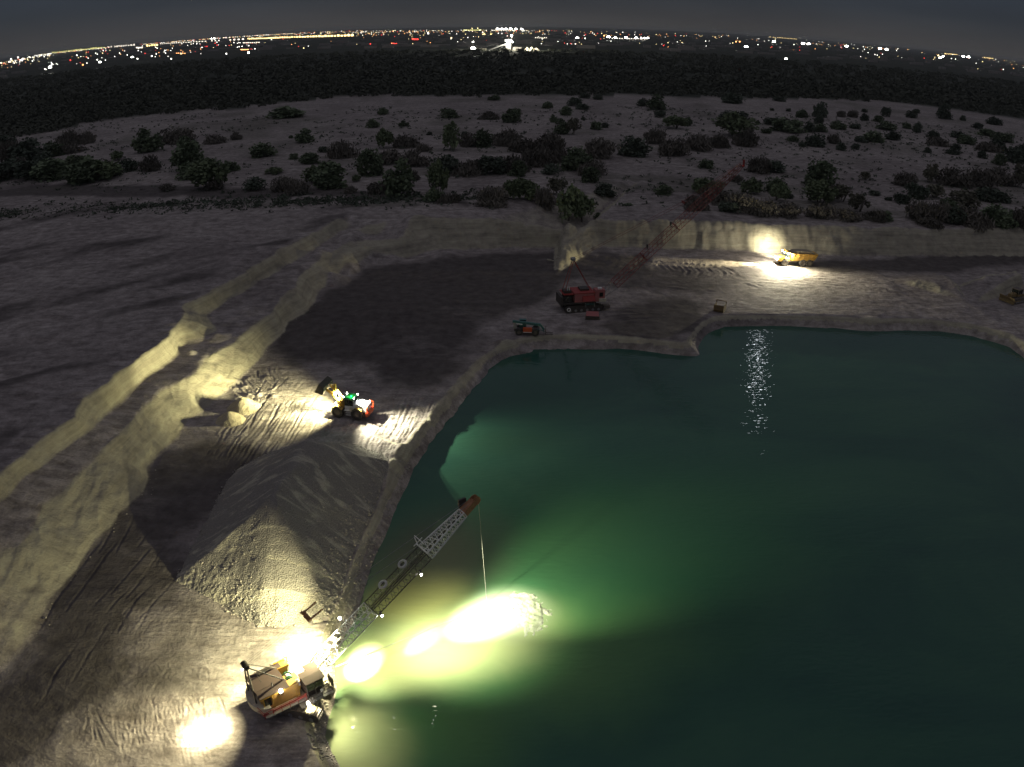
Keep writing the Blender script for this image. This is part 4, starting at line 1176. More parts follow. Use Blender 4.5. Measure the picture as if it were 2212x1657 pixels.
for y in (-1, 1):
    pr = []
    MB().hexa([(.6, y * 1.32, 1.3), (1.35, y * 1.32, 1.78), (1.35, y * .7, 1.78), (.6, y * .7, 1.3), (.6, y * 1.32, 1.36), (1.35, y * 1.32, 1.86), (1.35, y * .7, 1.86), (.6, y * .7, 1.36)]).hexa([(1.355, y * 1.32, 1.78), (2.1, y * 1.32, 1.45), (2.1, y * .7, 1.45), (1.355, y * .7, 1.78), (1.355, y * 1.32, 1.86), (2.1, y * 1.32, 1.52), (2.1, y * .7, 1.52), (1.355, y * .7, 1.86)]).build('mudguard', M_yel, LD)
    MB().hexa([(-2.3, y * 1.34, 1.5), (-1.5, y * 1.34, 1.82), (-1.5, y * .98, 1.82), (-2.3, y * .98, 1.5), (-2.3, y * 1.34, 1.56), (-1.5, y * 1.34, 1.88), (-1.5, y * .98, 1.88), (-2.3, y * .98, 1.56)]).build('mudguard', M_yel, LD)
MB().hexa([(.75, -.55, 1.1), (1.7, -.5, 1.1), (1.7, .5, 1.1), (.75, .55, 1.1), (.85, -.45, 2.3), (1.3, -.45, 2.3), (1.3, .45, 2.3), (.85, .45, 2.3)]).build('front_frame', M_yel, LD)
for y in (-.6, .6):     # lift arms raised
    MB().hexa([(.85, y - .09, 1.9), (1.0, y - .09, 1.75), (1.0, y + .09, 1.75), (.85, y + .09, 1.9), (1.95, y - .09, 3.35), (2.15, y - .09, 3.05), (2.15, y + .09, 3.05), (1.95, y + .09, 3.35)]).hexa([(1.97, y - .085, 3.35), (2.16, y - .085, 3.05), (2.16, y + .085, 3.05), (1.97, y + .085, 3.35), (3.0, y - .085, 4.0), (3.1, y - .085, 3.75), (3.1, y + .085, 3.75), (3.0, y + .085, 4.0)]).build('lift_arm', M_yel, LD)
    MB().tube((1.1, y, 1.4), (2.0, y, 2.9), .07, 6).build('lift_cylinder', M_steel, LD)
MB().tube((2.1, -.6, 3.2), (2.1, .6, 3.2), .12, 8).hexa([(1.9, -.14, 3.0), (2.2, -.14, 3.0), (2.2, .14, 3.0), (1.9, .14, 3.0), (1.75, -.12, 4.45), (2.1, -.12, 4.5), (2.1, .12, 4.5), (1.75, .12, 4.45)]).build('tilt_lever', M_yel, LD)
MB().tube((1.9, 0, 4.35), (2.85, 0, 4.25), .06, 6).tube((1.2, 0, 2.3), (1.9, 0, 4.2), .07, 6).build('tilt_linkage', M_yel, LD)
bk = MB()
profb = [(2.95, 4.35), (2.98, 3.65), (3.25, 3.3), (4.35, 3.55), (4.35, 3.62), (3.3, 3.4), (3.08, 3.7), (3.08, 4.3), (3.7, 4.75), (3.66, 4.82)]
bk.prism(profb, -1.45, 1.45)
for y in (-1.45, 1.38): bk.prism([(2.97, 4.35), (2.99, 3.66), (3.27, 3.32), (4.33, 3.56), (3.7, 4.77)], y, y + .07)
bkt = bk.build('bucket', M_dark, LD)
for k in range(8): MB().box(4.34, 4.55, -1.4 + k * .38, -1.26 + k * .38, 3.54, 3.62).build('tooth', M_dark, bkt)
for y in (-.62, .62): spot(LD, (.62, y, 3.1), tuple(ground(612, 868, 2)), 20000, 84, .9, (1, .92, .48), .1)
spot(LD, (.62, .62, 3.1), tuple(ground(640, 905, 2)), 15000, 100, 1, (1, .92, .48), .1)
spot(LD, (1.8, .8, 2.05), tuple(ground(476, 828, 4)), 50000, 36, .8, (1, .92, .48), .1)
spot(LD, (1.8, -.8, 2.05), tuple(ground(505, 815, 4)), 30000, 42, .8, (1, .92, .48), .1)
for y in (-.62, .62): spot(LD, (-1.25, y, 3.1), tuple(ground(880, 935, 2)), 12000, 112, .9, (1, .96, .68), .1)
spot(LD, (-2.9, .3, 2.35), tuple(ground(915, 912, 2.2)), 6000, 44, .8, (1, .97, .7), .1)
point(LD, (1.7, 0, 2.9), 300, (1, .95, .7), .1)
spot(LD, (-1.15, .0, 3.2), tuple(ground(790, 885, 3.2)), 700, 100, 1, (1, 1, 1), .1)

# ---------------------------------------------------------------- red crawler crane
RO = ground(1256, 664, 2.0)
RH = R(12)
RC = thing("crawler_crane", (RO.x, RO.y, base_z(RO.x, RO.y)), RH, "red crawler crane with a tall lattice boom parked unlit in the pit yard", "crane")
for y in (-1.7, 1.7): crawler(RC, -.1, y, 7.2, .95, 1.25, 0, M_dark)
MB().box(-2, 2, -1.3, 1.3, .5, 1.2).lathe([(.001, .9), (1.5, .9), (1.5, 1.55), (.001, 1.55)], (0, 0, 0), 'z', 20).build('turntable', M_dark, RC)
MB().box(-4.0, 3.9, -1.9, 1.9, 1.56, 1.8).build('deck', M_dark, RC)
MB().box(-1.9, 1.9, -1.75, 1.7, 1.81, 3.5).build('house_wall', M_pink, RC)
MB().box(-2.0, 2.0, -1.85, 1.8, 3.51, 3.62).build('house_roof', M_red, RC)
MB().hexa([(-.4, -2.35, 2.1), (1.9, -2.35, 2.1), (1.9, -1.76, 2.1), (-.4, -1.76, 2.1), (-.4, -1.95, 2.9), (1.9, -1.95, 2.9), (1.9, -1.76, 3.0), (-.4, -1.76, 3.0)]).build('side_hood', M_red, RC)
e_ = MB().box(-3.95, -1.95, -1.6, 1.5, 3.3, 3.42)
e_.build('engine_roof', M_red, RC)
for x in (-3.9, -2.9, -2.02): MB().box(x, x + .08, -1.72, -1.62, 1.81, 3.3).build('engine_post', M_dark, RC)
MB().box(-3.6, -2.2, -1.1, 1.0, 1.81, 2.9).box(-3.3, -2.8, -1.3, -1.1, 2.0, 2.8).build('engine', M_dark, RC)
MB().path([(-3.4, -1.2, 2.2), (-3.0, -1.25, 2.9), (-2.7, -1.2, 2.3)], .08, 6).build('engine_pipe', M_steel, RC)
MB().box(-4.5, -4.02, -1.7, 1.7, 1.3, 3.0).build('counterweight', M_dark, RC)
MB().box(-3.7, -2.3, -1.0, .6, 3.43, 3.9).build('winch_housing', M_dark, RC)
for x in (-3.0, -2.65): MB().tube((x, -.6, 3.9), (x, -.6, 4.5), .07, 8).build('exhaust_pipe', M_white, RC)
MB().box(-.5, 1.2, -.6, 1.2, 3.63, 3.95).build('roof_box', M_dark, RC)
c2 = MB().box(1.95, 3.75, -2.1, -.6, 1.81, 4.1).build('cab', M_pink, RC)
for a in ((2.7, 3.4, -2.13, -2.105, 2.8, 3.6), (3.755, 3.775, -1.95, -.75, 2.5, 3.8)): MB().box(*a).build('window', M_glass, c2)
MB().box(2.6, 3.3, -1.7, -1.1, 4.11, 4.35).build('roof_light_box', M_white, RC)
MB().box(2.0, 4.2, -2.7, -2.15, 1.85, 1.92).build('side_platform', M_steel, RC)
MB().box(2.6, 3.9, -2.5, -2.12, 1.95, 2.5).build('battery_box', M_cream, RC)
MB().tube((-3.2, -2.05, .75), (-3.2, -2.0, .75), .001).lathe([(.22, -.08), (.36, -.08), (.36, .08), (.22, .08), (.22, -.08)], (-3.1, -2.28, .72), 'y', 18).build('white_hub', M_white, RC)
MB().box(.2, 1.9, -1.9, -1.8, .7, 1.5).build('side_panel', M_teal, RC)
for x in (.1, 1.8): MB().tube((x, -2.4, 1.0), (x, -2.0, 1.8), .04).build('strut', M_steel, RC)
MB().box(3.7, 4.9, -2.0, -.9, .35, .95).build('front_step', M_mud, RC)
rel, rbl = R(42.5), 37.4
rd = Vector((math.cos(rel), 0, math.sin(rel))); ru = Vector((-math.sin(rel), 0, math.cos(rel))); rs_ = Vector((0, 1, 0)); RF = Vector((3.4, 0, 1.8))
def RP(t, s=0, u=0): return RF + rd * rbl * t + rs_ * s + ru * u
for t0, t1, w0, w1, h0, h1, n_, mt in ((0, .10, .8, 1.5, .3, 1.4, 3, M_steel), (.101, .30, 1.5, 1.5, 1.4, 1.4, 6, M_clear), (.301, .52, 1.5, 1.5, 1.4, 1.4, 7, M_clear), (.521, .74, 1.5, 1.5, 1.4, 1.4, 7, M_clear), (.741, .97, 1.5, .7, 1.4, .6, 8, M_clear)):
    mb = MB(); lattice(mb, RP(t0), RP(t1), w0, w1, h0, h1, rs_, ru, n_, .055, .028); mb.build('boom_section', mt, RC)
MB().box(*[v for p in zip(RP(.975, -.35, -.4), RP(1.0, .35, .5)) for v in sorted(p)]).build('boom_head', M_red, RC)
RA = Vector((-1.9, 0, 9.6))
g_ = MB()
for y in (-.9, .9): g_.tube((-3.6, y, 3.4), RA + Vector((0, y * .4, 0)), .07, 5).tube((1.6, y, 3.5), RA + Vector((0, y * .4, 0)), .06, 5)
g_.tube((-3.6, -.9, 5), (-3.6 + .45, .9, 5), .04).build('gantry', M_clear, RC)
MB().box(RA.x - .4, RA.x + .3, -.5, .5, RA.z - .2, RA.z + .25).build('gantry_sheaves', M_steel, RC)
for y in (-.4, .4): MB().path([RA + Vector((0, y, 0)), RP(.62, y * 1.5, 2.6), RP(.98, y * .6, .5)], .03, 4).build('pendant_cable', M_clear, RC)
MB().box(*[v for p in zip(RP(.62, -.7, 2.5), RP(.63, .7, 2.8)) for v in sorted(p)]).build('pendant_bar', M_clear, RC)
for tt, uu in ((.34, 1.0), (.5, 1.1)): MB().tube(RP(tt, -.75, .7), RP(tt, -.75, uu + .4), .05).box(*[v for p in zip(RP(tt, -.9, uu + .35), RP(tt + .015, -.6, uu + .6)) for v in sorted(p)]).build('rope_guide', M_dark, RC)
MB().tube(RP(0, 0, .9), RP(.97, 0, .5), .02, 4).build('hoist_rope', M_clear, RC)

# steel ramp box in front of the crane
q = ground(1280, 684, 2.0)
SB = thing("steel_box", (q.x, q.y, base_z(q.x, q.y)), R(-6), "low open steel box lying in front of the red crane", "steel box")
MB().box(-1.2, 1.2, -.9, -.84, .05, .6).build('front_panel', M_dark, SB)
MB().hexa([(-1.2, -.82, .45), (1.2, -.82, .45), (1.05, 1.0, .8), (-1.15, 1.0, .8), (-1.2, -.82, .52), (1.2, -.82, .52), (1.05, 1.0, .87), (-1.15, 1.0, .87)]).build('lid', M_pink, SB)
MB().box(-1.25, -1.2, -.8, 1.0, 0, .44).box(1.2, 1.25, -.8, 1.0, 0, .44).box(-1.3, 1.35, -1.1, -.92, 0, .06).build('side_plates', M_dark, SB)

# ---------------------------------------------------------------- telehandler
q = ground(1140, 717, 2.0)
TH = thing("telehandler", (q.x, q.y, base_z(q.x, q.y)), R(-4), "teal and orange telehandler parked with its forks lowered near the lake bank", "telehandler")
for x in (-1.45, 1.35):
    for y in (-.95, .95): wheel(TH, (x, y, .58), .58, .4, M_mud)
MB().box(-2.3, 2.0, -.5, .5, .55, .95).build('chassis', M_dark, TH)
MB().box(-.75, .75, -1.1, -.5, .55, 1.35).build('engine_box', M_hot, TH)
MB().box(-.75, .75, -1.12, -1.105, .58, .68).build('step_strip', M_white, TH)
c3 = MB().box(-1.5, -.3, .5, 1.1, .9, 1.6).build('cab', M_teal, TH)
MB().box(-1.45, -.35, .55, 1.05, 1.61, 2.2).build('window', M_glass, c3)
MB().box(-1.5, -.3, .5, 1.1, 2.21, 2.28).build('roof', M_teal, c3)
MB().hexa([(-2.6, -.22, 1.95), (2.2, -.22, 1.45), (2.2, .22, 1.45), (-2.6, .22, 1.95), (-2.6, -.22, 2.35), (2.2, -.22, 1.85), (2.2, .22, 1.85), (-2.6, .22, 2.35)]).build('boom', M_teal, TH)
MB().hexa([(-2.0, -.25, 1.75), (-.9, -.25, 1.62), (-.9, -.23, 1.62), (-2.0, -.23, 1.75), (-2.0, -.25, 1.92), (-.9, -.25, 1.80), (-.9, -.23, 1.80), (-2.0, -.23, 1.92)]).build('decal_strip', M_white, TH)
MB().hexa([(-2.5, -.35, .9), (-1.8, -.35, .9), (-1.8, .35, .9), (-2.5, .35, .9), (-2.4, -.3, 2.0), (-2.1, -.3, 1.95), (-2.1, .3, 1.95), (-2.4, .3, 2.0)]).build('rear_pivot', M_steel, TH)
MB().hexa([(2.2, -.16, 1.4), (2.7, -.16, .6), (2.7, .16, .6), (2.2, .16, 1.4), (2.25, -.16, 1.8), (2.9, -.16, .9), (2.9, .16, .9), (2.25, .16, 1.8)]).path([(1.6, -.5, 1.0), (2.4, -.5, .9), (2.9, -.4, .5)], .07, 5).build('boom_nose', M_teal, TH)
fk = MB().box(3.0, 3.12, -.75, .75, .15, 1.2).build('fork_carriage', M_dark, TH)
for y in (-.45, .45): MB().box(3.13, 4.3, y - .06, y + .06, .08, .15).build('fork', M_dark, fk)

# ---------------------------------------------------------------- dump truck, facing left along the far wall
q = ground(1716, 571, 2.0)
DT = thing("dump_truck", (q.x, q.y, base_z(q.x, q.y) + .05), R(180 + 2), "yellow dump truck with blazing headlights driving beside the far pit wall", "dump truck")
for x in (2.9, -1.5, -3.1):
    for y in (-1.1, 1.1): wheel(DT, (x, y, .8), .8, .6, M_mud)
MB().box(-4.3, 3.6, -.5, .5, .8, 1.2).build('chassis', M_dark, DT)
MB().hexa([(3.0, -1.2, 1.1), (4.6, -1.0, 1.1), (4.6, 1.0, 1.1), (3.0, 1.2, 1.1), (3.0, -1.1, 2.1), (4.4, -.9, 1.75), (4.4, .9, 1.75), (3.0, 1.1, 2.1)]).build('bonnet', M_yel, DT)
MB().box(4.62, 4.8, -1.2, 1.2, .8, 1.25).build('bumper', M_dark, DT)
c4 = MB().box(1.7, 3.0, -1.05, 1.05, 1.2, 2.0).box(1.75, 2.95, -1.0, 1.0, 2.95, 3.08).build('cab', M_yel, DT)
for a in ((2.9, 2.94, -.95, .95, 2.02, 2.93), (1.8, 2.88, .94, .98, 2.02, 2.93), (1.8, 2.88, -.98, -.94, 2.02, 2.93)): MB().box(*a).build('window', M_glass, c4)
bd_ = MB()
bd_.hexa([(-4.3, -1.25, 1.45), (1.3, -1.25, 1.25), (1.3, 1.25, 1.25), (-4.3, 1.25, 1.45), (-5.0, -1.5, 2.9), (1.55, -1.5, 3.05), (1.55, 1.5, 3.05), (-5.0, 1.5, 2.9)])
bdo = bd_.build('dump_body', M_yel, DT)
MB().hexa([(1.56, -1.5, 2.95), (2.5, -1.3, 3.25), (2.5, 1.3, 3.25), (1.56, 1.5, 2.95), (1.56, -1.5, 3.06), (2.5, -1.3, 3.36), (2.5, 1.3, 3.36), (1.56, 1.5, 3.06)]).build('rock_guard', M_yel, bdo)
for k in range(5): MB().hexa([(-3.8 + k * 1.15, 1.32, 1.5), (-3.65 + k * 1.15, 1.32, 1.5), (-3.65 + k * 1.15, 1.24, 1.5), (-3.8 + k * 1.15, 1.24, 1.5), (-3.8 + k * 1.15, 1.58, 2.9), (-3.65 + k * 1.15, 1.58, 2.9), (-3.65 + k * 1.15, 1.4, 2.9), (-3.8 + k * 1.15, 1.4, 2.9)]).build('body_rib', M_yel, bdo)
MB().prism([(-4.6, 2.85), (-3.2, 3.35), (-1.2, 3.55), (.6, 3.4), (1.4, 3.0)], -1.2, 1.2).build('sand_load', M_sand, DT)
for y in (-.85, .85): lamp(DT, (4.66, y, 1.5), .17, None, 'headlight')
for y in (-.7, .7): lamp(DT, (3.1, y, 3.15), .13, None, 'roof_lamp')
for y in (-1.3, 1.3): lamp(DT, (2.6, y * 1.02, 2.0), .12, None, 'side_lamp')
tl = (DT.location.x, DT.location.y)
spot(DT, (4.9, .4, 1.6), (tl[0] - 15, tl[1] - 1.0, 1.5), 90000, 30, .9, (1, .88, .5), .15)
spot(DT, (3.3, .8, 3.25), (tl[0] - 10, tl[1] - 8, 2), 26000, 120, 1, (1, .93, .66), .15)
spot(DT, (3.3, 2.0, 3.0), (tl[0] - 2, tl[1] - 6, 2), 26000, 150, .6, (1, .92, .62), .15)  # added off the cab to brighten the truck's near side and ground
point(DT, (1.9, 1.75, 2.6), 1500, (1, .92, .66), .1)  # added close to the cab so its side washes out
spot(DT, (3.6, -1.6, 2.6), (tl[0] - 3.5, tl[1] + 9.5, 3.0), 18000, 62, .9, (1, .92, .62), .15)
point(DT, (5.2, 0, 2.5), 4000, (1, .92, .7), .15)

# ---------------------------------------------------------------- bulldozer
q = ground(2190, 651, 2.0)
M_dyel = paint("dusty_yellow_paint", (.26, .18, .06), .7, .7, (.14, .11, .08))
BZ = thing("bulldozer", (q.x, q.y, base_z(q.x, q.y)), R(180 + 24), "yellow bulldozer with a caged cab parked below the spoil mound", "bulldozer")
for y in (-1.15, 1.15): crawler(BZ, 0, y, 4.2, .6, 1.15, 0, M_mud)
MB().box(-1.9, 1.6, -.7, .7, .6, 1.3).build('chassis', M_dark, BZ)
MB().hexa([(.4, -.55, 1.31), (2.3, -.5, 1.2), (2.3, .5, 1.2), (.4, .55, 1.31), (.4, -.5, 2.1), (2.25, -.45, 1.95), (2.25, .45, 1.95), (.4, .5, 2.1)]).build('engine_cover', M_dyel, BZ)
c5 = MB().box(-1.3, .35, -.85, .85, 1.31, 1.8).build('cab', M_dyel, BZ)
MB().box(-1.25, .3, -.8, .8, 1.81, 2.75).build('window', M_glass, c5)
cf = MB()
for x in (-1.28, -.5, .33):
    for y in (-.84, .84): cf.tube((x, y, 1.8), (x, y, 2.8), .06, 5)
cf.box(-1.4, .45, -.95, .95, 2.8, 2.92).build('roll_cage', M_mud, c5)
MB().prism([(3.0, .1), (3.25, .2), (3.1, .8), (3.3, 1.5), (3.15, 1.55), (2.9, .8)], -1.9, 1.9).build('blade', M_dyel, BZ)
for y in (-1.5, 1.5): MB().tube((-.3, y, .6), (3.0, y, .6), .11, 6).build('push_arm', M_dyel, BZ)
MB().prism([(-2.9, .2), (-2.0, .9), (-2.0, 1.6), (-2.8, 1.5)], -.6, .6).build('ripper', M_dyel, BZ)
MB().tube((1.6, .3, 2.0), (1.6, .3, 2.8), .07, 8).build('exhaust_pipe', M_dark, BZ)
lamp(BZ, (.3, -.95, 1.95), .07, glow("dim_lamp", (1, .85, .7), .8))

# ---------------------------------------------------------------- spare dragline bucket
q = ground(1555, 668, 2.0)
SBK = thing("dragline_bucket", (q.x, q.y, base_z(q.x, q.y)), R(62), "worn yellowish dragline bucket lying alone in the yard", "dragline bucket")
M_bkt = paint("worn_bucket", (.20, .13, .05), .8, .8, (.10, .07, .05))
sb = MB().prism([(-1.0, .0), (1.2, .0), (1.25, .1), (-.9, .1), (-1.15, .5), (-1.1, 1.35), (-1.22, 1.35), (-1.28, .45)], -.95, .95)
for y in (-.97, .89): sb.prism([(-1.2, .05), (1.2, .05), (.9, 1.3), (-1.15, 1.3)], y, y + .08)
so_ = sb.build('shell', M_bkt, SBK)
MB().path([(.85, -.93, 1.25), (.7, -.93, 1.75), (.7, .93, 1.75), (.85, .93, 1.25)], .09, 6).build('arch', M_bkt, SBK)
for k in range(5): MB().box(1.2, 1.5, -.85 + k * .4, -.7 + k * .4, .02, .12).build('tooth', M_dark, so_)

# pieces of scrap lying in the yard
for (x, y, w_, l_, rz, lab) in ((1189, 562, .25, 1.6, -30, "pale strip of scrap lying on the dark yard, farther from the crane mast"), (1206, 568, .3, .9, -20, "short pale scrap piece on the dark yard beside a longer strip")):
    q = ground(x, y, 2.0)
    o = MB().box(-l_ / 2, l_ / 2, -w_ / 2, w_ / 2, 0, .12).box(-l_ / 2, l_ / 2 * .4, -w_ / 2, -w_ / 2 + .06, .12, .3).build('scrap_piece', M_cream, None)
    o.location = (q.x, q.y, base_z(q.x, q.y) + .02); o.rotation_euler = (0, 0, R(rz))
    tag(o, lab, "scrap", "scrap on the dark yard")
# ================================================================ VEGETATION
def leaf_mat(name, lo, hi):
    m, t, b = principled(name)
    tc = t.nodes.new('ShaderNodeTexCoord'); oi = t.nodes.new('ShaderNodeObjectInfo')
    n = noise(t, 2.2, 3, .6, tc.outputs['Object'])
    r = ramp(t, [(.3, lo), (.7, hi)]); t.links.new(n.outputs[0], r.inputs[0])
    rr = ramp(t, [(0, (.72, .72, .72)), (1, (1.2, 1.2, 1.2))]); t.links.new(oi.outputs['Random'], rr.inputs[0])
    t.links.new(mix(t, 1.0, r.outputs[0], rr.outputs[0], 'MULTIPLY'), b.inputs['Base Color'])
    b.inputs['Roughness'].default_value = .8
    b.inputs['Specular IOR Level'].default_value = .2
    return m
LM = {'g': leaf_mat("shrub_leaves", (.09, .12, .07), (.165, .205, .12)), 'b': leaf_mat("dry_twigs", (.115, .105, .088), (.185, .17, .142)),
      'd': leaf_mat("dark_leaves", (.065, .084, .060), (.12, .145, .105)), 't': leaf_mat("light_leaves", (.11, .145, .078), (.20, .245, .13)),
      'p': leaf_mat("pale_leaves", (.12, .12, .085), (.20, .19, .14))}
M_bark = paint("bark", (.10, .085, .07), .9, .4)
def crown(kind, seed, n):
    """leaf-sized faces gathered in clumps through a crown 1 m wide and 1 m high"""
    r = np.random.RandomState(seed)
    k = {'g': 22, 'd': 20, 'b': 22, 't': 19, 'p': 16}[kind]
    tree = kind in 'tp'
    a = r.rand(k) * 6.283; rad = np.sqrt(r.rand(k)) * .36
    top = .80 - (rad / .42) ** 2 * (.35 if tree else .5)
    lo = .26 if tree else .02
    cz = lo + (top - lo) * r.rand(k) ** .8
    cs_ = np.stack([rad * np.cos(a), rad * np.sin(a), cz], 1)
    rs_c = (.13 if tree else .17) + .10 * r.rand(k)
    ci = r.randint(0, k, n)
    d = r.normal(size=(n, 3)); d /= np.linalg.norm(d, axis=1)[:, None]
    p = cs_[ci] + d * (rs_c[ci] * (.55 + .6 * r.rand(n)))[:, None]
    p[:, 2] = np.clip(p[:, 2], .02, 1.1)
    u = r.normal(size=(n, 3)); u /= np.linalg.norm(u, axis=1)[:, None]
    if kind == 'b': u[:, 2] = np.abs(u[:, 2]) + 1.2; u /= np.linalg.norm(u, axis=1)[:, None]
    v = np.cross(u, r.normal(size=(n, 3))); v /= np.linalg.norm(v, axis=1)[:, None]
    su = (.030 + .035 * r.rand(n))[:, None] * (1.7 if kind == 'b' else 1.0)
    sv = (.022 + .022 * r.rand(n))[:, None] * (.5 if kind == 'b' else 1.0)
    co_ = np.stack([p - u * su - v * sv, p + u * su - v * sv, p + u * su + v * sv, p - u * su + v * sv], 1).reshape(-1, 3).astype(np.float32)
    m = np_mesh({'g': 'shrub', 'd': 'shrub', 'b': 'brush', 't': 'crown', 'p': 'crown'}[kind], co_, np.arange(n * 4).reshape(-1, 4))
    m.materials.append(LM[kind])
    if kind not in 'tp': return m, None
    tb = MB()
    for j in range(r.randint(2, 5)):
        x, y = r.normal(0, .05, 2)
        q = (x * 2.6 + r.normal(0, .05), y * 2.6 + r.normal(0, .05), .45)
        tb.tube((x, y, -.02), q, .018, 5, .011).tube(q, (q[0] * 1.7, q[1] * 1.7, .72), .011, 4, .005)
        tb.tube(((x + q[0]) / 2, (y + q[1]) / 2, .22), (q[0] * .2 - .12, q[1] + .12, .6), .009, 4, .004)
    m2 = bpy.data.meshes.new('trunk'); m2.from_pydata(tb.v, [], tb.f); m2.materials.append(M_bark)
    return m, m2
PROTO = {k: [crown(k, 100 * i + ord(k), {'g': 1100, 'd': 1000, 'b': 1200, 't': 950, 'p': 600}[k]) for i in range(4)] for k in 'gdbtp'}

ZA = [(1530,195,190,60,'g'),(365,345,110,80,'b'),(460,330,95,60,'b'),(380,380,150,60,'b'),(60,440,160,120,'b'),(170,430,200,120,'d'),(280,400,120,80,'g'),(60,520,200,110,'d'),(300,520,220,110,'g'),
 (180,520,180,100,'d'),(450,545,200,130,'g'),(560,530,180,100,'t'),(420,470,140,80,'t'),(620,510,90,60,'g'),(800,375,140,115,'g'),(960,325,190,80,'b'),(1165,330,115,50,'b'),(1280,310,60,40,'b'),
 (700,480,90,70,'d'),(810,480,110,80,'b'),(640,420,80,50,'t'),(1030,480,180,170,'g'),(1010,400,130,100,'g'),(1130,575,200,150,'t'),(1050,520,160,100,'g'),(1250,485,100,60,'g'),(1425,400,130,80,'g'),
 (1383,582,115,70,'d'),(1540,588,150,80,'b'),(30,350,120,60,'d'),(120,500,120,90,'b'),(240,470,130,90,'d'),(1180,500,120,90,'g'),(1480,500,90,40,'t'),(900,590,80,40,'b'),(1160,585,90,60,'b')]
ZB = [(105,325,105,70,'g'),(25,305,30,20,'g'),(520,175,60,40,'g'),(460,248,72,48,'g'),(634,240,55,32,'g'),(870,192,100,58,'g'),(1093,200,110,55,'b'),(1215,218,95,70,'g'),(1240,175,52,40,'g'),
 (1118,100,70,32,'g'),(1412,142,60,42,'g'),(1510,178,72,50,'g'),(1555,130,75,50,'d'),(1600,148,70,35,'d'),(1610,88,60,30,'d'),(1678,95,50,28,'d'),(770,285,30,22,'d'),(655,192,12,10,'d'),(988,200,12,10,'d'),(1035,225,12,9,'d'),(1788,182,50,32,'g'),
 (200,380,60,40,'d'),(40,415,50,35,'g'),(300,405,160,120,'b'),(130,440,120,60,'g'),(530,355,100,110,'t'),(650,350,140,85,'b'),(890,365,100,150,'t'),(1050,345,110,100,'g'),(1180,340,140,90,'b'),(1000,345,120,70,'b'),
 (740,370,80,50,'b'),(1440,220,40,45,'g'),(1480,280,90,80,'g'),(1545,285,80,105,'p'),(1670,255,60,50,'g'),(450,505,130,150,'g'),(560,440,160,75,'b'),(700,455,150,85,'b'),(860,490,170,100,'d'),(980,500,170,100,'b'),(1100,495,160,100,'d'),
 (1220,480,180,120,'b'),(1340,450,170,100,'b'),(1250,508,90,90,'g'),(1420,430,180,140,'b'),(1560,475,180,130,'g'),(1430,495,90,60,'d'),(1650,505,150,90,'b'),(1290,370,180,90,'b'),(1420,360,150,90,'b'),(1700,410,180,110,'b'),
 (820,600,110,180,'t'),(620,615,170,190,'g'),(520,605,150,90,'b'),(240,565,200,140,'g'),(150,545,120,90,'t'),(870,658,120,75,'b'),(790,645,100,80,'g'),(1110,668,180,110,'b'),(1250,640,150,140,'t'),(1390,662,120,110,'b'),(1330,640,120,110,'t'),
 (1520,685,150,215,'t'),(1600,675,120,175,'t'),(1460,610,100,110,'p'),(1640,540,90,90,'g'),(1720,588,110,75,'d'),(1790,565,90,125,'t'),(1900,505,100,150,'t'),(1960,440,70,80,'g'),(2040,612,95,60,'g'),(340,600,70,40,'b'),(690,530,60,50,'b'),
 (60,610,130,80,'b'),(1860,665,60,25,'g'),(1190,600,60,60,'p'),(380,540,50,40,'t'),(2125,145,14,22,'d'),(1905,210,20,16,'d'),(1700,655,70,30,'g'),(960,290,30,26,'d'),(1600,205,25,20,'d'),(1720,245,35,30,'d'),(1830,225,30,30,'d'),(1850,270,26,22,'d')]
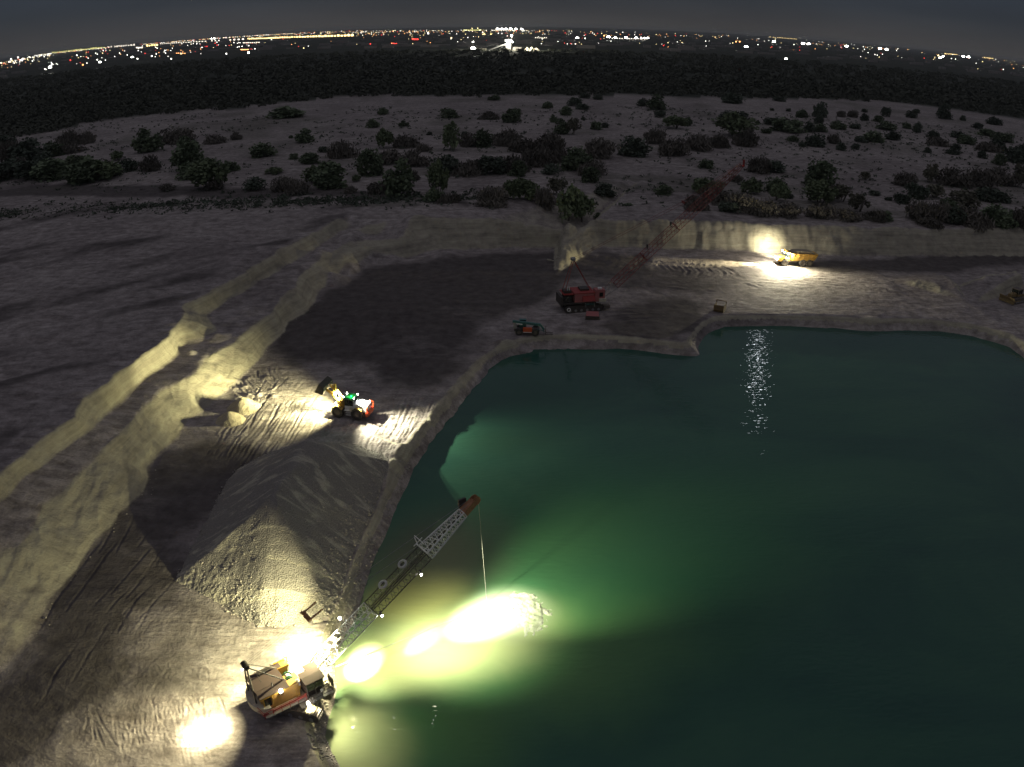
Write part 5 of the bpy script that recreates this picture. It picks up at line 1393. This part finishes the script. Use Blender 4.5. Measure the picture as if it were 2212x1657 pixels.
ZC = [(155,130,60,45,'d'),(235,148,110,75,'g'),(245,190,60,40,'d'),(640,115,110,60,'d'),(890,105,65,30,'d'),(330,250,130,75,'t'),(395,235,50,50,'g'),(600,205,70,50,'d'),(670,208,90,60,'d'),(1015,193,65,50,'g'),
 (1110,190,75,85,'d'),(1105,225,50,40,'d'),(1225,188,50,34,'b'),(1285,190,55,40,'b'),(1350,208,45,40,'d'),(1350,163,30,22,'d'),(1465,185,50,50,'d'),(1600,192,55,38,'d'),(1630,168,36,26,'d'),(1425,215,55,35,'g'),(1780,200,75,80,'d'),(940,160,25,22,'d'),(850,155,22,16,'d'),
 (700,345,120,95,'b'),(650,290,200,130,'t'),(450,370,140,90,'b'),(330,400,170,100,'b'),(560,350,130,90,'b'),(220,330,120,80,'b'),(110,400,160,110,'d'),(930,268,170,80,'g'),(850,230,90,40,'d'),(820,275,60,28,'g'),(1050,270,55,60,'d'),(1115,270,65,50,'g'),(1210,255,90,45,'g'),(1300,250,60,30,'d'),
 (960,320,65,35,'g'),(1085,347,105,68,'d'),(1015,350,40,30,'d'),(1180,332,75,52,'b'),(1225,370,50,48,'d'),(1302,364,42,34,'d'),(1330,325,60,42,'d'),(1400,322,110,60,'g'),(1505,312,80,48,'d'),(1460,255,110,42,'g'),(1575,250,50,34,'g'),(1637,272,50,56,'d'),(1745,342,120,58,'b'),(1845,367,50,36,'d'),
 (1900,335,100,50,'g'),(2020,372,140,62,'b'),(2075,447,75,60,'g'),(2165,432,130,80,'d'),(1985,412,50,42,'d'),(2060,360,90,50,'d'),(2200,392,80,60,'d'),(2100,320,110,50,'g'),(2010,290,90,36,'g'),(1850,300,70,35,'d'),(1720,300,60,40,'d'),(1690,380,40,30,'d'),(1830,390,70,28,'d'),(2050,230,80,40,'d'),(1960,250,60,30,'d'),(1880,210,30,30,'d'),
 (498,468,78,58,'g'),(475,605,110,90,'t'),(545,600,100,80,'g'),(270,612,100,62,'g'),(780,490,130,88,'b'),(860,490,110,70,'d'),(660,540,75,42,'b'),(740,605,110,95,'t'),(880,600,115,95,'g'),(880,645,110,110,'t'),(940,630,50,40,'d'),(1110,560,150,140,'g'),(1110,655,165,125,'t'),(1225,645,130,100,'p'),(1320,700,115,105,'p'),(1355,530,60,50,'p'),
 (560,650,180,100,'b'),(680,695,180,105,'b'),(440,685,140,90,'b'),(800,712,180,85,'b'),(950,722,150,72,'b'),(1110,735,150,85,'b'),(1250,742,150,62,'b'),(1400,745,120,60,'b'),(1470,748,80,50,'g'),(620,700,120,60,'d'),
 (1570,558,125,68,'b'),(1630,624,110,84,'d'),(1550,652,88,58,'d'),(1700,540,90,105,'p'),(1840,558,180,82,'b'),(1980,562,190,90,'b'),(2100,552,150,80,'b'),(2185,565,90,125,'p'),(2020,640,130,68,'d'),(2090,645,90,56,'d'),(1730,625,110,75,'p'),(1890,685,160,105,'p'),(1640,742,160,100,'b'),(1740,755,150,110,'b'),(1830,760,130,90,'d'),
 (1800,695,100,70,'g'),(1940,775,180,110,'b'),(2070,772,180,110,'g'),(2190,785,130,110,'b'),(1700,772,150,60,'b'),(1405,610,60,26,'d'),(1480,640,40,26,'d'),(80,665,60,20,'g')]
plants = [(x * .4, 177 + y * .4, w * .4, h * .4, k) for x, y, w, h, k in ZA] + [(619.4 + x * .4, 177 + y * .4, w * .4, h * .4, k) for x, y, w, h, k in ZB if x < 1770] + \
         [(1327 + x * .4, 177 + y * .4, w * .4, h * .4, k) for x, y, w, h, k in ZC]
KN = {'g': ('desert_shrub', 'round green shrub', 'shrub'), 'd': ('desert_shrub', 'dense dark shrub', 'shrub'), 'b': ('dry_brush', 'brown dry brush thicket', 'bush'),
      't': ('tree', 'light green airy tree', 'tree'), 'p': ('tree', 'pale sparse tree', 'tree')}
def area(x, y):
    if y < 262: a = 'on open sand near the dark forest edge'
    elif y < 322: a = 'on the far wash'
    elif y < 378: a = 'in the middle thicket belt'
    else: a = 'on the near edge above the pit'
    if x < 560: b = 'beyond the left cleared plain'
    elif x < 1000: b = "above the pit's far left corner"
    elif x < 1400: b = "behind the red crane's body"
    elif x < 1760: b = "around the red crane's boom tip"
    elif x < 2000: b = 'beyond the dump truck'
    else: b = 'beyond the bulldozer'
    return a, b
def size_word(h): return 'tiny' if h < 2.2 else 'small' if h < 4.2 else 'medium' if h < 7.5 else 'large'
rec = []
for (x, y, w, h, k) in plants:
    p = ground(x, y, 8.0)
    s = px_per_m(p)
    H = min(max(h / s * 1.0, .8), 16)
    rec.append([x, y, w / s, H, k, p])
grp = {}
for r_ in rec: grp.setdefault((r_[4], size_word(r_[3]), area(r_[0], r_[1])), []).append(r_)
def rank(i, n):
    if n == 1: return ''
    if n == 2: return ('left one ', 'right one ')[i]
    if n == 3: return ('leftmost ', 'middle ', 'rightmost ')[i]
    return ['leftmost ', 'second from left ', 'third from left ', 'fourth from left ', 'fifth from left ', 'sixth from left ', 'seventh from left ', 'eighth from left '][min(i, 7)] if i < n - 1 else 'rightmost '
rv = random.Random(21)
for key in grp:
    L = sorted(grp[key], key=lambda r_: r_[0])
    for i, (x, y, wd, H, k, p) in enumerate(L):
        a, b_ = key[2]
        rk = rank(i, len(L)).strip()
        desc = size_word(H) + ' ' + KN[k][1]
        short = {'g': 'green shrub', 'd': 'dark shrub', 'b': 'brown brush', 't': 'light green tree', 'p': 'pale sparse tree'}[k]
        lab = f"{rk + ' of the ' if rk and 'one' not in rk else (rk[:-4] + ' of two ' if rk else '')}{size_word(H)} {short + ('s' if rk and k != 'b' else '')} {a}, {b_}"
        wds = lab.split()
        if len(wds) > 15: lab = lab.replace('dark forest edge', 'forest').replace('second from left', 'second').replace('third from left', 'third').replace('on open sand', 'on sand').replace("the red crane's", "red crane's").replace('fourth from left', 'fourth').replace("the pit's far left corner", "the pit's corner").replace('the left cleared plain', 'the left plain').replace('on the near edge above the pit', 'at the near pit edge')
        ws_ = lab.split()
        if len(ws_) > 16: lab = lab.replace(', ', ' ').replace('on the near edge above the pit', 'at the near pit edge').replace('in the middle thicket belt', 'in the middle thicket')
        if len(lab.split()) > 16: lab = lab.replace(' of the ', ' ', 1)
        mesh, trunk = PROTO[k][rv.randrange(4)]
        z = base_z(p.x, p.y) - .15
        nm, _, cat = KN[k]
        o = bpy.data.objects.new(nm, mesh if trunk is None else None)
        link(o)
        o.location = (p.x, p.y, z)
        o.rotation_euler = (0, 0, rv.uniform(0, 6.28))
        o.scale = (wd * 1.06, wd * 1.06, H * 1.08)
        tag(o, lab, cat, {'g': 'green shrubs of the wash', 'd': 'green shrubs of the wash', 'b': 'dry brush of the wash', 't': 'trees of the wash', 'p': 'trees of the wash'}[k])
        if trunk is not None:
            link(bpy.data.objects.new('trunk', trunk), o); link(bpy.data.objects.new('crown', mesh), o)
# low weeds and drift litter between the shrubs: nobody could count them
r = np.random.RandomState(77)
N = 5200
wx_ = (r.rand(N) - .5) * 620; wy_ = 196 + 260 * r.rand(N) ** 1.1
keep = (fbm(wx_ / 26, wy_ / 14, 3) + .25 * r.rand(N) + .35 * (wx_ > 60)) > .12
strand = 2600
sx_ = -230 + 330 * r.rand(strand); sy_ = 203 + 4 * r.normal(size=strand)      # windrow of cleared brush along the plain's edge
px_ = np.concatenate([wx_[keep], sx_[sx_ < 0]]); py_ = np.concatenate([wy_[keep], sy_[sx_ < 0] + .0])
n = len(px_)
q_ = 7
cx_ = np.repeat(px_, q_) + r.normal(0, .45, n * q_); cy_ = np.repeat(py_, q_) + r.normal(0, .45, n * q_); cz_ = 8.1 + .5 * r.rand(n * q_)
P_ = np.stack([cx_, cy_, cz_], 1)
u = r.normal(size=P_.shape); u /= np.linalg.norm(u, axis=1)[:, None]; v = np.cross(u, r.normal(size=P_.shape)); v /= np.linalg.norm(v, axis=1)[:, None]
s1 = .35 * r.rand(len(P_), 1) + .12; s2 = s1 * .45
co_ = np.stack([P_ - u * s1 - v * s2, P_ + u * s1 - v * s2, P_ + u * s1 + v * s2, P_ - u * s1 + v * s2], 1).reshape(-1, 3).astype(np.float32)
m_ = np_mesh("weeds", co_, np.arange(len(co_)).reshape(-1, 4)); m_.materials.append(LM['d'])
tag(link(bpy.data.objects.new("weeds", m_)), kind='stuff')

# far wood that reads as one mass
def wood(N, y0, y1, rmin, rmax, q_):
    yy = y0 + (y1 - y0) * r.rand(N) ** 1.25
    xx = (r.rand(N) - .5) * 2.1 * yy
    ex = np.array([p[0] for p in FOREST_EDGE[:-2]]); ey = np.array([p[1] for p in FOREST_EDGE[:-2]])
    o_ = np.argsort(ex)
    k = (yy > np.interp(xx, ex[o_], ey[o_]) + r.normal(0, 9, N)) 
    xx, yy = xx[k], yy[k]
    rad = (rmin + (rmax - rmin) * r.rand(len(xx)))
    n = len(xx)
    d = r.normal(size=(n * q_, 3)); d /= np.linalg.norm(d, axis=1)[:, None]; d[:, 2] = np.abs(d[:, 2])
    R_ = np.repeat(rad, q_)[:, None]
    P = np.stack([np.repeat(xx, q_), np.repeat(yy, q_), np.full(n * q_, 8.2)], 1) + d * R_ * (.55 + .5 * r.rand(n * q_, 1)) * np.array([1.15, 1.15, .85])
    t1 = np.cross(d, r.normal(size=d.shape)); t1 /= np.linalg.norm(t1, axis=1)[:, None]
    t2 = np.cross(d + .5 * r.normal(size=d.shape), t1); t2 /= np.linalg.norm(t2, axis=1)[:, None]
    s = R_ * (.10 + .13 * r.rand(n * q_, 1))
    return np.stack([P - t1 * s - t2 * s, P + t1 * s - t2 * s, P + t1 * s + t2 * s, P - t1 * s + t2 * s], 1).reshape(-1, 3)
co_ = np.concatenate([wood(9000, 380, 720, 1.8, 4.6, 30), wood(5200, 650, 1500, 4, 7, 26)]).astype(np.float32)
m_ = np_mesh("woods", co_, np.arange(len(co_)).reshape(-1, 4)); m_.materials.append(leaf_mat("wood_leaves", (.045, .050, .038), (.062, .068, .048)))
tag(link(bpy.data.objects.new("woods", m_)), kind='stuff')

# ================================================================ THE TOWN BEYOND
CW, CY_, CO, CR = (1, .97, .86), (1, .80, .36), (1, .42, .14), (1, .05, .04)
GM = {'w': glow("town_white", CW, 7), 'y': glow("town_yellow", CY_, 5), 'o': glow("town_orange", CO, 5), 'r': glow("town_red", CR, 5), 'W': glow("flood_white", (1, .98, .88), 40)}
M_wall = paint("town_wall", (.30, .28, .26), .8, .3, scale=.05)
def far_pt(x, y, z): return ground(x, y, z)
# bright floodlight masts that can be told apart
masts = [(1098, 88, 5.5, 'W', 'tallest, brightest'), (1106, 91, 3, 'W', ''), (1022, 104, 4.2, 'W', ''), (925, 72, 2.2, 'w', ''), (1075, 62.5, 2.4, 'W', ''), (1084, 62.5, 2.4, 'W', ''), (1093, 62.5, 2.4, 'W', ''), (1103, 62.5, 2.6, 'W', ''), (1114, 63, 2.2, 'W', ''), (1127, 63, 2.2, 'W', ''),
 (1020, 61, 1.6, 'y', ''), (1032, 61, 1.6, 'y', ''), (1247, 82, 2.6, 'W', ''), (1264, 83, 1.5, 'w', ''), (1305, 77, 2, 'o', ''), (1314, 80, 3.6, 'W', ''), (1329, 81, 2.2, 'W', ''), (1352, 81, 2.4, 'W', ''), (1374, 82, 2.4, 'W', ''), (1385, 82, 1.8, 'W', ''), (1392, 82, 1.8, 'W', ''), (1399, 82, 2.2, 'W', ''),
 (1590, 90, 2.0, 'o', ''), (1598, 90, 2.0, 'o', ''), (1612, 101, 3.2, 'W', ''), (1672, 90, 3.0, 'W', ''), (1735, 94, 3.0, 'W', ''), (1747, 95, 3.0, 'W', ''), (1829, 100, 3.0, 'W', ''), (1901, 105, 2.8, 'W', ''), (1915, 107, 3.0, 'W', ''), (2081, 122, 2.6, 'W', ''), (2092, 123.5, 3.2, 'W', ''), (2027, 120, 2, 'y', ''), (2031, 125, 2.2, 'W', ''), (2037, 122, 2, 'W', ''), (1698, 127, 2.6, 'W', ''),
 (286, 123.5, 2.4, 'W', ''), (297, 127, 1.8, 'w', ''), (108, 145, 3.0, 'W', ''), (112, 139, 1.8, 'w', ''), (152, 130, 1.6, 'r', ''), (179, 140, 2.0, 'o', ''), (216, 134, 2.2, 'W', ''), (210, 129, 1.5, 'w', ''), (166, 119.5, 1.6, 'w', ''), (328, 121, 1.8, 'w', ''), (370, 127, 1.8, 'w', ''), (537, 114, 2.2, 'W', ''), (456, 72, 1.9, 'W', ''), (462, 72, 1.9, 'W', ''), (24, 128, 2.2, 'w', ''), (39, 124, 2.2, 'w', ''), (489, 116, 1.8, 'w', ''), (656, 104, 1.4, 'y', ''), (975, 82, 2, 'y', ''), (800, 95, 1.4, 'r', '')]
cols_ = {'W': 'white', 'w': 'small white', 'y': 'yellow', 'o': 'orange', 'r': 'red'}
def band(x):
    return ('far left edge' if x < 130 else 'left end' if x < 420 else 'left of centre' if x < 760 else 'centre left' if x < 1000 else 'lit plant at centre' if x < 1140 else 'right of centre' if x < 1450 else 'right stretch' if x < 1800 else 'right end' if x < 2020 else 'far right edge')
mg = {}
for a in masts: mg.setdefault((a[3], band(a[0])), []).append(a)
used_l = set()
for key, L in mg.items():
    L.sort(key=lambda a: a[0])
    for i, (x, y, rp, c_, ex) in enumerate(L):
        z = 20.0 if y > 66 else 26.0
        p = far_pt(x, y, z)
        d = (p - cam.location).length
        rad = rp / FOC * d * .72
        rk = rank(i, len(L)).strip().replace(' one', '')
        o = thing("floodlight_mast", (p.x, p.y, 8), 0, f"{ex + ' ' if ex else ''}{rk + ' ' if rk else ''}{cols_[c_]} floodlight mast in the town lights, {key[1]}", "floodlight", "floodlight masts in the distant town")
        MB().tube((0, 0, 0), (0, 0, z - 8), .25, 5, .12).build('pole', M_dark, o)
        if c_ == 'W' and rp >= 2:
            for k in range(3):
                MB().ball(((k - 1) * rad * .9, 0, z - 8 + (.35 * rad if k == 1 else 0)), rad * .62, 8).build('lamp', GM[c_], o)
        else: MB().ball((0, 0, z - 8), rad, 8).build('lamp', GM[c_], o)
# the lit plant on the near edge of the town
q = ground(1098, 109, 8)
PLT = thing("gravel_plant", (q.x, q.y, 8), 0, "floodlit gravel plant with tower and conveyor among the distant fields", "plant")
MB().box(-4, 4, -4, 4, 0, 16).hexa([(-4, -4, 16), (4, -4, 16), (4, 4, 16), (-4, 4, 16), (-1.5, -1.5, 21), (1.5, -1.5, 21), (1.5, 1.5, 21), (-1.5, 1.5, 21)]).build('tower', M_wall, PLT)
MB().hexa([(-34, -1.5, 0), (-4, -1.5, 11), (-4, 1.5, 11), (-34, 1.5, 0), (-34, -1.5, 2), (-4, -1.5, 13), (-4, 1.5, 13), (-34, 1.5, 2)]).build('conveyor', M_steel, PLT)
MB().box(8, 24, -5, 5, 0, 6).build('shed', M_wall, PLT)
MB().box(-58, -40, -4, 4, 0, 3.5).build('office', M_cream, PLT)
MB().tube((6, -10, 0), (6, -10, 26), .3).build('light_pole', M_dark, PLT)
lamp(PLT, (6, -10, 27), 1.6, GM['W'])
point(PLT, (6, -12, 26), 260000, (1, .95, .75), 1)
point(PLT, (-3, -14, 9), 50000, (1, .97, .8), 1)
for dx, hh_ in ((34, 6), (42, 7), (51, 5.5)):
    o = MB().lathe([(7, 0), (3.4, hh_ * .55), (.2, hh_)], (q.x + dx, q.y - 6, 8), 'z', 18).build('gravel_pile', M_cream, None)
    tag(o, {34: 'left', 42: 'middle', 51: 'right'}[dx] + ' of three small pale gravel piles beside the floodlit plant', 'gravel pile', 'gravel piles at the distant plant')
point(PLT, (42, -18, 14), 70000, (1, .95, .75), 1)
q = ground(1022, 107, 8); 
o = thing("yard_light", (q.x, q.y, 8), 0, "lone yard light left of the floodlit plant, glowing over its ground", "yard light")
MB().tube((0, 0, 0), (0, 0, 14), .2).build('pole', M_dark, o); lamp(o, (0, 0, 14.5), 1.2, GM['W']); point(o, (0, -2, 15), 90000, (1, .97, .85), 1)

# long lit sheds and shops, plus glowing strips in place of lit ground: dark bodies with lit openings
def lit_shed_or_ground(xa, xb, ya, yb, hpx, n, gmk, lab, depth=20, fill=.8):
    A, B = ground(xa, ya, 8), ground(xb, yb, 8)
    mid = (A + B) / 2; L = (B - A).length; rz = math.atan2(B.y - A.y, B.x - A.x)
    H = hpx / FOC * (mid - cam.location).length
    o = thing("lit_shed_or_ground", mid, rz, lab, "building", "lit buildings of the distant town")
    MB().box(-L / 2, L / 2, 0, depth, 0, H * 1.25).build('wall', M_wall, o)
    w = L / n
    me_ = MB().box(-w * fill / 2, w * fill / 2, -.6, -.05, H * .2, H).build('lit_opening', GM[gmk], o)
    me_.location = (-L / 2 + w / 2, 0, 0)
    for k in range(1, n):
        if rv.random() < .08: continue
        c_ = me_.copy(); link(c_, o); c_.location = (-L / 2 + w * (k + .5), 0, 0); c_.scale = (rv.uniform(.7, 1.05), 1, rv.uniform(.6, 1.05))
GM['s'] = glow("sodium", (1, .72, .28), 5.0); GM['q'] = glow("lime_light", (.9, .85, .28), 2.2); GM['v'] = glow("shop_white", (1, .90, .72), 3.2)
lit_shed_or_ground(533, 765, 86, 79, 4.2, 42, 's', "long bright amber lit building strip, left of the horizon's centre")
lit_shed_or_ground(112, 228, 113, 104, 3.4, 22, 'q', "long yellow-green lit strip near the left end of the town")
lit_shed_or_ground(232, 300, 103, 98.5, 3.4, 14, 'v', "white lit strip just right of the yellow-green one", fill=.6)
lit_shed_or_ground(316, 342, 101.5, 99.5, 4.5, 5, 's', "squat amber lit building between the two white strips", fill=.7)
lit_shed_or_ground(345, 530, 96, 86.5, 2.6, 30, 'v', "long thin white lit strip running up to the amber building", fill=.45)
lit_shed_or_ground(294, 308, 105, 104.4, 3.0, 3, 'v', "short bright white shop front under the left white strip", fill=.9)
lit_shed_or_ground(1001, 1040, 66.5, 66, 2.2, 9, 'q', "yellow-green glowing strip standing for a floodlit field edge left of the white mast row", fill=.95)
lit_shed_or_ground(1062, 1140, 66.5, 67, 1.6, 16, 'v', "pale lit strip below the row of white masts", fill=.6)
lit_shed_or_ground(1042, 1062, 75.5, 75, 2.2, 6, 's', "small orange lit building above the floodlit plant")
lit_shed_or_ground(1155, 1182, 82.5, 82.5, 1.8, 7, 'v', "faint white glowing strip standing for a lit yard right of the floodlit plant", fill=.5)
lit_shed_or_ground(1320, 1400, 84, 85, 1.6, 16, 'v', "pale glowing strip standing for lit ground below the right-hand row of masts", fill=.5)
lit_shed_or_ground(525, 562, 94, 92.5, 2.0, 8, 'v', "white lit building below the long amber strip", fill=.6)
lit_shed_or_ground(2040, 2068, 117, 119, 1.8, 9, 's', "amber lit strip at the right edge of the town")
lit_shed_or_ground(2125, 2146, 123.5, 125.5, 1.6, 6, 's', "short amber strip at the extreme right of the town")
lit_shed_or_ground(1662, 1722, 80, 83, 1.4, 18, 's', "thin amber strip on the horizon above the right masts", fill=.5)
lit_shed_or_ground(890, 904, 86.5, 86.5, 3.4, 4, 'r', "red glowing sign building left of the floodlit plant", fill=.7)
lit_shed_or_ground(845, 858, 95, 95, 1.8, 4, 'r', "small low red lit roof front left of the red sign building", fill=.8)
lit_shed_or_ground(520, 538, 108.5, 108, 2.0, 4, 'o', "orange-lit roadside shop below the amber strip", fill=.9)
lit_shed_or_ground(376, 402, 115.5, 116.5, 1.8, 6, 'o', "row of orange house fronts among the left dark fields", fill=.5)
# countless small lamps
HZ = np.array([[-40, 140], [20, 131], [60, 122], [120, 108], [190, 95], [280, 87], [360, 80], [450, 73.5], [560, 69.5], [680, 67], [800, 65], [950, 64], [1100, 63.5], [1250, 65], [1437, 71], [1625, 77.5], [1776, 88.5], [1956, 103], [2100, 118], [2204, 132], [2260, 140]])
lights = {'w': [], 'y': [], 'o': [], 'r': []}
def addl(x, y, rp, c_): lights[c_].append((x, y, rp))
for k in range(900):
    x = rv.choice((rv.uniform(0, 2212), rv.uniform(0, 900), rv.gauss(700, 330)))
    y = np.interp(x, HZ[:, 0], HZ[:, 1]) + abs(rv.gauss(0, 5)) + .8
    addl(x, y, rv.choice((.55, .6, .7, .8, 1.0)), rv.choice('wwwyyyyooorw'))
for k in range(150):
    x = rv.uniform(20, 2200); y = np.interp(x, HZ[:, 0], HZ[:, 1]) + rv.uniform(8, 34) * (1.0 if x < 700 else .9)
    addl(x, y, rv.choice((.6, .7, .9, 1.1)), rv.choice('wwwyyor'))
for k in range(90):
    x = rv.uniform(90, 560); y = np.interp(x, HZ[:, 0], HZ[:, 1]) + rv.uniform(16, 42)
    addl(x, y, rv.choice((.7, .9, 1.2)), rv.choice('wwwyorw'))
for k in range(70):
    x = rv.uniform(0, 110); y = np.interp(x, HZ[:, 0], HZ[:, 1]) + abs(rv.gauss(0, 4)) + 1
    addl(x, y, rv.choice((.8, 1.1, 1.4)), rv.choice('wwwy'))
for c_, L in lights.items():
    mb = MB()
    for x, y, rp in L:
        p = ground(x, min(y, 150), 16)
        rad = rp / FOC * (p - cam.location).length * .8
        a = [p + Vector(v) * rad for v in ((1, 0, 0), (0, 1, 0), (-1, 0, 0), (0, -1, 0), (0, 0, 1), (0, 0, -1))]
        mb.add(a, [(0, 1, 4), (1, 2, 4), (2, 3, 4), (3, 0, 4), (1, 0, 5), (2, 1, 5), (3, 2, 5), (0, 3, 5)])
    tag(mb.build("town_lights", GM[c_]), kind='stuff')
# dark houses and tree clumps of the town
mb = MB()
for k in range(420):
    x = rv.uniform(-20, 2230); y = np.interp(x, HZ[:, 0], HZ[:, 1]) + rv.uniform(2, 40)
    p = ground(x, y, 8); w_ = rv.uniform(8, 22); h_ = rv.uniform(3, 7)
    mb.box(p.x - w_, p.x + w_, p.y, p.y + 10, 8, 8 + h_)
tag(mb.build("town_blocks", M_wall), kind='stuff')

# ---------------------------------------------------------------- night haze over the whole site
hm = bpy.data.materials.new("haze"); hm.use_nodes = True
t = hm.node_tree; t.nodes.clear()
o_ = t.nodes.new('ShaderNodeOutputMaterial'); pv = t.nodes.new('ShaderNodeVolumePrincipled')
pv.inputs['Color'].default_value = (.80, .84, .82, 1); pv.inputs['Density'].default_value = .00006
t.links.new(pv.outputs[0], o_.inputs['Volume'])
tag(MB().box(-14000, 14000, -200, 14000, -6, 75).build("haze", hm), kind='stuff')
